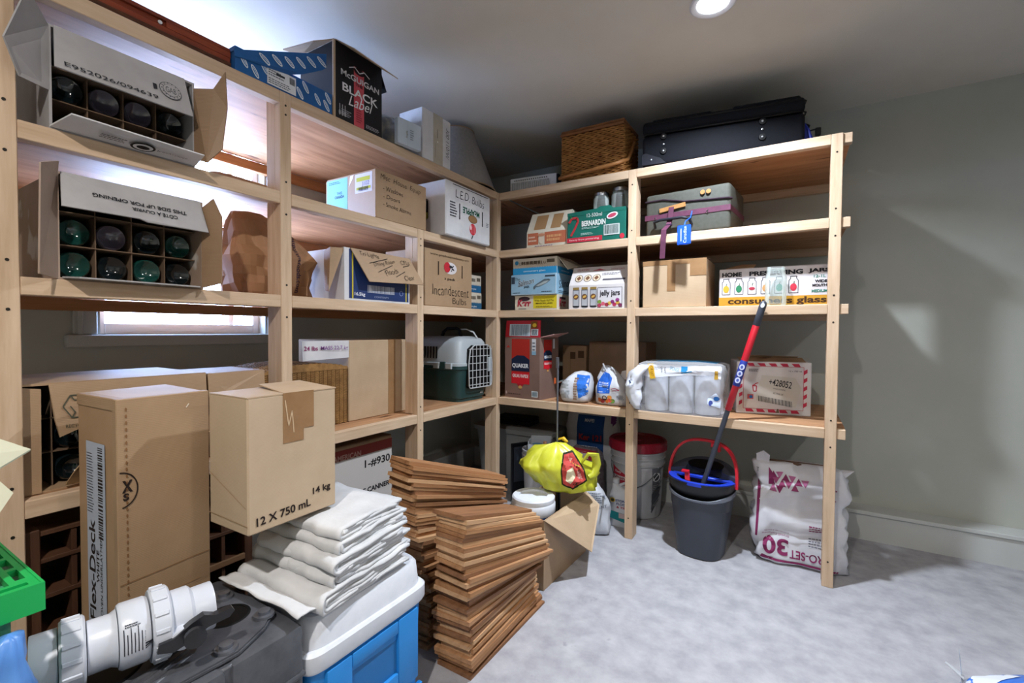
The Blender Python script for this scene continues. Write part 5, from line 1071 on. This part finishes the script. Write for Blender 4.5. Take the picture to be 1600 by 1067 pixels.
mb = MB(); mb.box(0, w, .012, .016, 0, h); mb.box(0, .010, 0, .012, 0, h, .002); mb.box(w - .010, w, 0, .012, 0, h, .002); mb.box(.010, w - .010, 0, .012, 0, .012, .002); mb.box(.010, w - .010, 0, .012, h - .012, h, .002); mb.build('tray_body', flat('#181b22', .35, .5), t)
MB().box(.022, w - .022, .008, .0118, .13, h - .03, .002).build('tray_panel', flat('#39404c', .3, .5), t)
# small pail with plastic cups
PAIL = mat('pail_white', '#b4b6ba', '#a9abb0', sc=5, rough=.45, spec=.4)
def pail(name, label, loc, r0, r1, h, ribs, m=PAIL, open_=True):
    t = thing(name, label, 'bucket', loc)
    pr = [(r0 - .006, 0), (r0, .004)]
    for z in ribs: rz = r0 + (r1 - r0) * z / h; pr += [(rz, z - .006), (rz + .009, z - .005), (rz + .009, z + .003), (rz + .002, z + .004)]
    pr += [(r1, h - .012), (r1 + .006, h - .011), (r1 + .006, h)]
    if open_: pr += [(r1 - .003, h), (r0 - .004, .012), (.004, .010)]
    else: pr += [(.004, h)]
    MB().lathe(pr, seg=48).build('pail_body', m, t, 40); return t
t = pail('pail', 'white plastic pail holding clear plastic cups under the back shelf', (-1.452, 2.768, 0), .105, .122, .40, (.30, .34, .365))
g = thing('plastic_cup', 'clear plastic tub of hardware sitting in the mouth of the white pail', 'tub', (-1.452, 2.758, .4005), 20)
MB().box(-.075, .075, -.06, .06, 0, .006).box(-.075, -.07, -.06, .06, .006, .06).box(.07, .075, -.06, .06, .006, .06).box(-.07, .07, .055, .06, .006, .075).box(-.07, .07, -.06, -.055, .006, .04).build('clear_tub', glass('clear_tub', (.85, .9, .95, 1), .35, .2), g)
MB().lathe([(.03, .007), (.034, .03), (.004, .032)], (-.02, .0, 0), 20).build('blue_lid', mat('teal', '#2f6f8a', rough=.4), g, 40)
MB().lathe([(.010, .007), (.012, .05), (.012, .055), (.004, .056)], (.035, -.02, 0), 16).build('copper_fitting', mat('copper', '#b58a6a', rough=.4), g, 40)
t = carton('card_box', 'dark grey open-flapped box leaning in behind the yellow bag', (-1.335, 2.60, 0), -10, .15, .12, .45, mat('dark_grey_card', '#4a4947', '#403f3d', sc=6, rough=.7))
MB().plate([(.0, -.001, .45), (.16, -.001, .45), (.20, -.06, .40), (.02, -.05, .36)], .003, (0, -.8, .5)).build('flap', MATS['dark_grey_card'], t)
# adhesive bags
t = thing('mortar_bag', 'white and navy adhesive sack standing against the back wall', 'bag', (-1.245, 3.20, 0), 3)
b_ = bag_mb([(0, 0, 0, .17, .06), (.015, 0, 0, .19, .08), (.2, 0, 0, .195, .085), (.5, 0, 0, .19, .075), (.59, 0, 0, .18, .04), (.635, 0, 0, .175, .012), (.645, 0, 0, .17, .004)], 44, 5, .010, 6, 12, crease=.012).build('sack_body', WPL, t, 180)
p = Print(t, front(-.2, -.15), bvh(b_)); p.rect(.10, .30, .30, .585, '#1d4a86'); p.text('Ker 121', .20, .43, '#b8404e', w=.17, h=.045, bold=.04, l=1); p.text('MAPEI', .19, .55, '#c6ccd8', w=.07, h=.022, bold=.02, l=1); p.lines(.12, .34, .28, .38, '#aeb8cc', 2, 1); p.rect(.14, .60, .26, .635, '#b23a58'); p.rect(.345, .54, .385, .60, '#7a3f86'); p.done('print')
t = thing('grout_bag', 'red-topped speckled grout sack in front of the navy adhesive sack', 'bag', (-1.195, 2.93, 0), -8)
b_ = bag_mb([(0, 0, 0, .10, .055), (.015, 0, 0, .115, .07), (.2, 0, 0, .115, .075), (.34, 0, 0, .112, .07), (.385, 0, .0, .10, .05), (.405, 0, .01, .085, .02), (.41, 0, .01, .08, .006)], 40, 5, .008, 8, 14, crease=.012).build('sack_body', mat('speckled', '#8d8a94', '#6f6068', sc=34, lo=.42, hi=.58, rough=.5, spec=.4), t, 180)
p = Print(t, front(-.12, -.14), bvh(b_)); p.rect(.01, .345, .23, .40, '#b0344a'); p.pts2([(.06, .35), (.18, .35), (.15, .39), (.09, .39)], '#c4bcc0', 1); p.text('M', .17, .29, '#26262e', w=.02, l=1); p.rect(.215, .27, .23, .345, '#b0344a', 1); p.done('print')
t = thing('cement_bag', 'rumpled silver-white cement sack beside the open cardboard box', 'bag', (-1.005, 2.615, 0), 22)
b_ = bag_mb([(0, 0, 0, .075, .06), (.012, 0, 0, .088, .075), (.1, 0, 0, .09, .078), (.18, 0, 0, .082, .07), (.24, -.015, 0, .065, .05), (.28, -.03, .005, .045, .028), (.298, -.04, .01, .02, .012), (.30, -.04, .01, .005, .005)], 44, 3.2, .008, 10, 17, crease=.018).build('sack_body', WPL, t, 180)
p = Print(t, front(-.1, -.13), bvh(b_)); p.lines(.06, .19, .16, .25, '#6c7280', 5, 0); p.lines(.03, .05, .08, .12, '#7d828e', 5, 0); p.rect(.005, .04, .012, .18, '#7d828e'); p.pts2([(.03, .262), (.10, .255), (.09, .285), (.05, .29)], '#b24a34'); p.text('CEMENT', .12, .165, '#5d6470', w=.1, h=.018, l=0, rot=8); p.done('print')
# big pail with red lid
t = pail('paint_pail', 'tall white pail with dark red lid behind the middle post', (-.875, 3.052, 0), .148, .172, .462, (.345, .385, .42), PAIL, False)
mb = MB(); mb.lathe([(.180, .425), (.185, .43), (.186, .480), (.178, .488), (.166, .488), (.164, .474), (.03, .474), (.028, .484), (.004, .486)], seg=56)
for i in range(16): a = i * 2 * PI / 16; mb.box(.1855, .1885, -.006, .006, .432, .46, 0, 1, M.Rotation(a, 4, 'Z'))
mb.build('lid', mat('dark_red_plastic', '#9c1d33', '#8a1a2e', sc=4, rough=.4, spec=.5), t, 40)
mb = MB(); mb.tube([(.165 * math.sin(a_) * 1.03, -.165 * math.cos(a_) * 1.03 - .006, .33 - .13 * math.cos(a_) ** 2) for a_ in [(-1.5 + i * 3.0 / 14) for i in range(15)]], .0028, 6); mb.build('wire_bail', flat('#55585e', .4, .5), t, 60)
bv = bvh([c for c in t.children if c.name.startswith('pail_body')][0])
p = Print(t, front(-.2, -.25), bv); p.pts2([(.07, .20), (.20, .20), (.20, .265), (.07, .32)], '#b02a3e'); p.text('Easy', .115, .285, '#d8c4c8', w=.05, h=.02, bold=.03, l=1); p.pts2([(.075, .262), (.165, .262), (.165, .24), (.075, .235)], '#d2d3d6', 2); p.text('Finish', .13, .25, '#8a2434', w=.07, h=.018, bold=.03, l=3); p.rect(.072, .16, .2, .2, '#b02a3e')
p.rect(.325, .10, .36, .33, '#5f636c'); p.ell(.343, .27, .015, .03, '#d2d3d6', 1); p.ell(.343, .27, .012, .024, '#33363e', 2); p.line(.33, .25, .356, .29, .004, '#d2d3d6', 3); p.lines(.328, .115, .357, .225, '#b0b3b8', 9, 1); p.done('print')
# jug
t = thing('cleaner_jug', 'white plastic jug of floor finish with blue and teal label behind the post', 'bottle', (-.892, 2.775, 0))
b_ = MB(); b_.loops([rr(-.062, .062, -.042, .042, 0, 5), rr(-.068, .068, -.048, .048, .01, 5), rr(-.068, .068, -.048, .048, .19, 5), rr(-.055, .060, -.040, .040, .225, 4), rr(-.058, -.012, -.022, .022, .248, 2.4), rr(-.056, -.014, -.02, .02, .255, 2)]); b_ = b_.build('jug_body', mat('jug_white', '#c9ccd0', '#bfc2c7', sc=5, rough=.4), t, 50)
MB().lathe([(.020, .2555), (.0215, .258), (.0215, .283), (.018, .286), (.003, .2865)], (-.035, 0, 0), 24).build('cap', MATS['jug_white'], t, 40)
MB().tube([(-.010, 0, .246), (.02, 0, .262), (.05, 0, .25), (.062, 0, .21), (.066, 0, .17)], .009, 8).build('jug_handle', MATS['jug_white'], t, 60)
p = Print(t, front(-.07, -.05)); p.pts2([(.005, .055), (.135, .03), (.135, .085), (.005, .10)], '#1f7d80'); p.rect(.07, .06, .115, .09, '#b8a4a4', 1); p.text('STONE', .085, .165, '#27306a', w=.075, h=.014, bold=.03); p.text('FLOOR', .09, .145, '#27306a', w=.07, h=.014, bold=.03); p.text('& TILE', .09, .125, '#a83446', w=.07, h=.013, bold=.03); p.ell(.03, .165, .016, .014, '#c9a52c'); p.ell(.03, .165, .011, .009, '#3a3520', 1); p.done('print')
# mop bucket and mop
SLATE = mat('slate_plastic', '#3a3f4a', '#353a44', sc=4, rough=.4, spec=.45); BLK2 = flat('#17181c', .4, .5); ROYAL = mat('royal_blue_plastic', '#1f3fc0', '#1b38ae', sc=4, rough=.35, spec=.5); REDP = mat('red_plastic', '#c01a2c', '#b01828', sc=4, rough=.38, spec=.5)
t = thing('mop_bucket', 'slate grey mop bucket with blue wringer and red arched handle', 'bucket', (-.415, 2.682, 0), -6)
def oval(a, b, z, n=44, e=2.7, dz=0): return [V((a * math.copysign(abs(math.cos(i * 2 * PI / n)) ** (2 / e), math.cos(i * 2 * PI / n)), b * math.copysign(abs(math.sin(i * 2 * PI / n)) ** (2 / e), math.sin(i * 2 * PI / n)), z + (dz * max(0, -math.sin(i * 2 * PI / n)) ** 3))) for i in range(n)]
mb = MB(); mb.loops([oval(.108, .115, 0), oval(.116, .123, .006), oval(.150, .128, .26), oval(.152, .130, .262), oval(.157, .135, .325, dz=-.02), oval(.163, .141, .330, dz=-.02), oval(.164, .142, .352, dz=-.035), oval(.158, .136, .353, dz=-.035), oval(.110, .117, .01)]); mb.build('bucket_body', SLATE, t, 40)
mb = MB(); mb.loops([oval(.1585, .1365, .324, dz=-.02), oval(.165, .143, .330, dz=-.02), oval(.166, .144, .353, dz=-.035), oval(.1645, .1425, .3545, dz=-.035)], cap=False); mb.build('rim_band', mat('light_slate', '#6d7482', rough=.35, spec=.5), t, 40)
mb = MB(); mb.loops([oval(.12, .10, .30), oval(.148, .128, .335), oval(.160, .140, .362), oval(.170, .150, .385), oval(.171, .151, .405), oval(.12, .10, .402), oval(.115, .095, .33), oval(.09, .08, .325), oval(.01, .01, .324)], cap=True); wr = mb.build('wringer_shell', BLK2, t, 40)
# blue basin rim on the front half, dark deck with oval hole at the back
mb = MB(); n = 28; R_ = []
for i in range(n + 1):
    a = PI + .12 + (PI - .24) * i / n; c, q = math.cos(a), math.sin(a)
    o_, i_ = V((.173 * c, .153 * q + .0, 0)), V((.125 * c, .112 * q + .005, 0))
    R_.append([o_ + V((0, 0, .392)), o_ + V((0, 0, .409)), o_ * .93 + V((0, 0, .413)), i_ + V((0, 0, .400)), i_ * .8 + V((0, 0, .345)), i_ * .8 + V((0, 0, .34)), i_ + V((0, 0, .392))])
mb.loops(R_, True, True); mb.box(-.155, .155, -.012, .012, .395, .411, .003); mb.build('blue_basin', ROYAL, t, 40)
MB().loops([oval(.112, .095, .334), oval(.113, .096, .346), oval(.002, .002, .345)]).build('blue_bowl', ROYAL, t, 40)
mb = MB(); n = 28; R_ = []
for i in range(n + 1):
    a = -.02 + (PI + .04) * i / n; c, q = math.cos(a), math.sin(a); o_ = V((.172 * c, .152 * q, 0)); i_ = V((.085 * c, .012 + .10 * max(q, .0), 0)) if 0 else V((.095 * c, .03 + .085 * q, 0))
    up = lambda p_, z_: p_ + V((0, 0, z_ + .36 * max(0, p_.y)))
    R_.append([o_ + V((0, 0, .395)), up(o_, .425), up(o_ * .95, .431), up(i_, .431), up(i_, .41), i_ * .9 + V((0, 0, .396))])
mb.loops(R_, True, True); mb.build('deck', SLATE, t, 40)
MB().plate([(.095 * math.cos(i * PI / 15), .072 + .044 * math.sin(i * PI / 15), .4325 + .36 * (.072 + .044 * math.sin(i * PI / 15))) for i in range(30)], .003).build('drain_hole', flat('#050506'), t)
MB().plate([(-.085, -.03, .428), (-.06, -.03, .432), (-.045, -.06, .36), (-.07, -.06, .36)], .01, (0, -1, .2)).plate([(-.098, -.02, .437), (-.060, -.02, .437), (-.060, -.045, .434), (-.098, -.045, .434)], .008, (0, 0, 1)).build('pedal', REDP, t)
mb = MB(); R_ = []
for i in range(27):
    a = PI * i / 26; c, q = math.cos(a), math.sin(a); x = -.178 * math.copysign(abs(c) ** .75, c); z = .375 + .225 * q ** .72 if q > 0 else .375; y = .055 * q
    wz = .011; tt = V((c, 0, q)) * 0; n_ = V((-c, 0, q)).normalized()
    R_.append([V((x, y - .013, z)) + n_ * .004, V((x, y + .013, z)) + n_ * .004, V((x, y + .013, z)) - n_ * .009, V((x, y - .013, z)) - n_ * .009])
mb.loops(R_); mb.build('arched_handle', REDP, t, 40)
MB().box(.035, .06, .03, .066, .568, .590, .002).box(.07, .082, .03, .066, .545, .585, .002).build('handle_clip', REDP, t)
m0, m1 = V((-.397, 2.603, .390)), V((-.128, 2.574, 1.345)); dv = (m1 - m0)
t = thing('mop', 'mop pole with red upper handle leaning from the bucket to the third shelf', 'mop', tuple(m0))
MB().cyl((0, 0, 0), tuple(dv * .43), .0125, 16).build('lower_pole', SLATE, t, 50)
hd = MB().tube([tuple(dv * k_) for k_ in (.425, .43, .885, .89)], [.012, .0165, .0165, .014], 18).build('red_tube', REDP, t, 50)
MB().tube([tuple(dv * k_) for k_ in (.56, .561, .694, .695)], [.0166, .0172, .0172, .0166], 18).build('blue_band', mat('band_blue', '#26378e', rough=.4), hd, 50)
MB().tube([tuple(dv * k_) for k_ in (.875, .88, .96, .985, 1.0, 1.006)], [.014, .0175, .0165, .0165, .012, .003], 18).build('end_grip', SLATE, t, 50)
dn = dv.normalized(); sx = V((0, -1, 0)); sx = (sx - dn * sx.dot(dn)).normalized(); ux = dn.cross(sx)
f_ = Face(sx * .0176, -ux if ux.x < 0 else ux, dn)
if f_.n.dot(sx) < 0: f_ = Face(sx * .0176, ux if ux.x < 0 else -ux, dn)
p = Print(hd, f_)
for k_ in (.592, .627, .662): p.ell(0, dv.length * k_, .0125, .015, '#c2c8e0'); p.ell(0, dv.length * k_, .006, .008, '#4a5aa6', 1)
p.ell(0, dv.length * .982, .009, .012, '#c9ccd4', 0); p.done('print')
# drywall compound sack
t = thing('compound_sack', 'crumpled white drywall compound sack with maroon print behind the end post', 'bag', (.036, 2.83, 0), 3)
b_ = bag_mb([(0, 0, 0, .165, .06), (.014, 0, 0, .195, .082), (.12, 0, 0, .205, .088), (.30, 0, 0, .20, .082), (.40, 0, 0, .195, .062), (.46, -.005, .0, .192, .042), (.50, -.01, 0, .188, .03), (.512, -.01, 0, .18, .02), (.515, -.01, 0, .12, .006)], 64, 6, .010, 6, 23, crease=.05, step=.022).build('sack_body', mat('sack_white', '#cfd0d6', '#bfc0c8', sc=6, rough=.45, spec=.4), t, 180)
MA = '#7d2a56'; p = Print(t, front(-.21, -.16), bvh(b_))
p.text('30', .105, .095, MA, w=.115, h=.085, rot=180, bold=.03); p.text('PRO-SET', .252, .066, MA, w=.165, h=.042, rot=180, bold=.02); p.text('Drywall Compound', .105, .155, MA, w=.12, h=.012, rot=180); p.text('Compos\u00e9 \u00e0 joints', .11, .170, MA, w=.11, h=.010, rot=180)
p.pts2([(.035, .022), (.375, .016), (.375, .026), (.10, .032), (.045, .044)], MA); p.pts2([(.012, .13), (.022, .13), (.035, .38), (.022, .42)], MA)
for i in range(6):
    for j in range(3):
        x, y = .075 + i * .028 + (j % 2) * .012, .475 - j * .034 - i * .006
        if i + j * 1.6 < 5.2: p.pts2([(x, y), (x + .034, y), (x + .017, y - .034)] if (i + j) % 2 else [(x, y - .034), (x + .034, y - .034), (x + .017, y)], ['#7d2a56', '#97486f', '#a8638a', '#8a3a62'][(i * 2 + j) % 4], 1 + (i + j) % 3)
p.pts2([(.07, .40), (.10, .40), (.085, .47), (.07, .49)], MA, 1); p.lines(.25, .20, .34, .235, MA, 3); p.lines(.25, .12, .35, .17, '#6a6a74', 4); p.lines(.31, .36, .37, .42, MA, 4); p.text('Pro', .02, .47, '#2a2a32', w=.02, rot=-80); p.done('print')
mb = MB(); mb.plate([(-.195, -.03, .47), (-.14, -.035, .48), (-.135, -.03, .545), (-.165, -.02, .565), (-.20, -.02, .545)], .012, (0, -1, 0)); mb.plate([(.14, -.01, .47), (.185, -.02, .46), (.228, -.035, .515), (.18, -.005, .505)], .010, (0, -1, 0)); mb.build('torn_corner', MATS['sack_white'], t)
mb = MB(); mb.box(-.14, .14, -.018, .018, .49, .518, .008); mb.build('open_top', mat('torn_paper', '#7a6252', '#5f4a3e', sc=12, rough=.9), t)
# open carton with bucket, yellow bag and rod
t = thing('cardboard_box', 'open brown cardboard box on the floor holding a blue bucket and yellow bag', 'box', (-.963, 1.872, 0), 88)
w, d, h = .465, .245, .325
open_box(MB(), w, d, h, .005).build('body', cardboard(0), t)
flap(t, [(.0, -.001, h), (w, -.001, h), (w + .0, -.075, h - .055), (.23, -.135, h - .20)], cardboard(1))
flap(t, [(-.001, d, h), (-.001, .0, h), (-.055, .02, h + .025), (-.05, d - .01, h + .05)], cardboard(0))
p = Print(t, front()); p.rect(.385, .06, .405, .105, '#5f4a36'); p.rect(.389, .064, .401, .101, '#a98761', 1); p.line(.40, .05, .40, .11, .002, '#5f4a36'); p.done('print')
t = pail('pail', 'blue pail with white lid standing in the open cardboard box', (-1.088, 1.998, .0055), .088, .098, .345, (.27,), mat('blue_pail', '#1f66c4', '#1c5cb2', sc=4, rough=.4), False)
mb = MB(); mb.lathe([(.1055, .30), (.1085, .305), (.109, .346), (.104, .354), (.106, .362), (.106, .375), (.100, .382), (.07, .383), (.068, .374), (.004, .374)], seg=44); mb.build('lid', WPP, t, 40)
YEL = mat('yellow_bag', '#c9cb3a', '#adb026', sc=6, rough=.35, spec=.5)
t = thing('plastic_bag', 'bright yellow plastic shopping bag draped over the open cardboard box', 'bag', (-1.03, 2.145, .3895), 30)
b_ = bag_mb([(.0, .05, .0, .08, .06), (.02, .045, 0, .14, .09), (.07, .03, 0, .175, .10), (.115, .0, 0, .18, .10), (.16, -.03, 0, .14, .09), (.20, -.02, 0, .09, .07), (.23, -.01, 0, .04, .03), (.24, -.01, 0, .008, .008)], 76, 2.4, .022, 8, 37, crease=.045).build('bag_body', YEL, t, 180)
p = Print(t, front(-.2, -.16, -.04), bvh(b_), .3, .009); 
p.pts2([(.225, .235), (.275, .245), (.33, .16), (.345, .10), (.27, .06), (.215, .09), (.21, .16)], '#1f2410'); p.pts2([(.23, .228), (.272, .236), (.323, .158), (.336, .106), (.27, .068), (.222, .095), (.217, .16)], '#b8443e', 1); p.pts2([(.24, .16), (.27, .175), (.285, .13), (.26, .09), (.235, .11)], '#d8cfae', 2); p.pts2([(.29, .16), (.31, .14), (.32, .11), (.295, .12)], '#e0b0a8', 2); p.pts2([(.25, .215), (.272, .21), (.26, .19)], '#d8a49c', 2); p.text('e', .285, .085, '#1f2410', w=.03, h=.03, bold=.04, l=1); p.done('print')
mb = MB(); R_ = [(.12, -.06, .15), (.15, -.07, .195), (.185, -.06, .185), (.195, -.05, .14), (.18, -.06, .09), (.15, -.075, .08)]; mb.tube(R_, [.012, .02, .022, .022, .02, .012], 8, .5); mb.build('bag_handle', YEL, t, 60)
t = thing('metal_rod', 'thin steel rod standing upright out of the open cardboard box', 'rod', (-1.088, 2.262, .0055))
MB().cyl((0, 0, 0), (0, 0, 1.045), .0055, 10).build('rod', mat('dull_steel', '#7d8088', rough=.4, metal=.8), t, 50); MB().box(-.007, .005, -.009, .007, .99, 1.048, .001).build('clip', mat('dull_steel', '#7d8088'), t)
t = thing('hand_tool', 'yellow and black gripped tool poking out above the yellow bag', 'tool', (-1.095, 2.312, .0055))
MB().cyl((0, 0, 0), (-.005, 0, .53), .008, 10).build('shank', flat('#23242a', .4), t, 50)
MB().tube([(-.005, 0, .53), (-.01, -.002, .56), (.0, -.004, .59), (.025, -.004, .60), (.04, -.002, .585), (.03, 0, .57)], [.010, .012, .012, .012, .011, .008], 10).build('yellow_grip', mat('tool_yellow', '#cfa91c', rough=.4), t, 60)
MB().tube([(-.0105, -.008, .565), (.0, -.012, .585), (.02, -.014, .592)], .006, 8).build('black_insert', flat('#17171a'), t, 60)
# bright bag at the lower right corner
t = thing('snack_bag', 'blue, green and white plastic bag lying on the floor in the lower right corner', 'bag', (.752, 1.948, 0), 30)
b_ = bag_mb([(0, 0, 0, .19, .19), (.010, 0, 0, .21, .21), (.05, 0, 0, .215, .215), (.09, 0, 0, .20, .20), (.115, 0, 0, .14, .14), (.13, 0, 0, .06, .06), (.132, 0, 0, .01, .01)], 60, 7, .008, 7, 51, crease=.016).build('bag_body', mat('sky_blue_film', '#3f7ce0', '#3a72d2', sc=5, rough=.35, spec=.5), t, 180)
p = Print(t, Face((-.22, -.22, .18), (1, 0, 0), (0, 1, 0)), bvh(b_)); p.pts2([(.01, .0), (.10, .0), (.045, .34), (.012, .38)], '#10a23c'); p.pts2([(.012, .39), (.05, .35), (.20, .405), (.16, .425), (.02, .425)], '#d4dae4'); p.pts2([(.2, .1), (.38, .2), (.38, .3), (.2, .25)], '#d4dae4'); p.text('SALT', .29, .2, '#2456b4', w=.14, h=.05, bold=.03, l=1); p.done('print')
MB().plate([(-.205, .18, .09), (-.18, .205, .085), (-.215, .232, .11), (-.23, .22, .115)], .003, (0, 0, 1)).build('bag_corner', WPL, t)
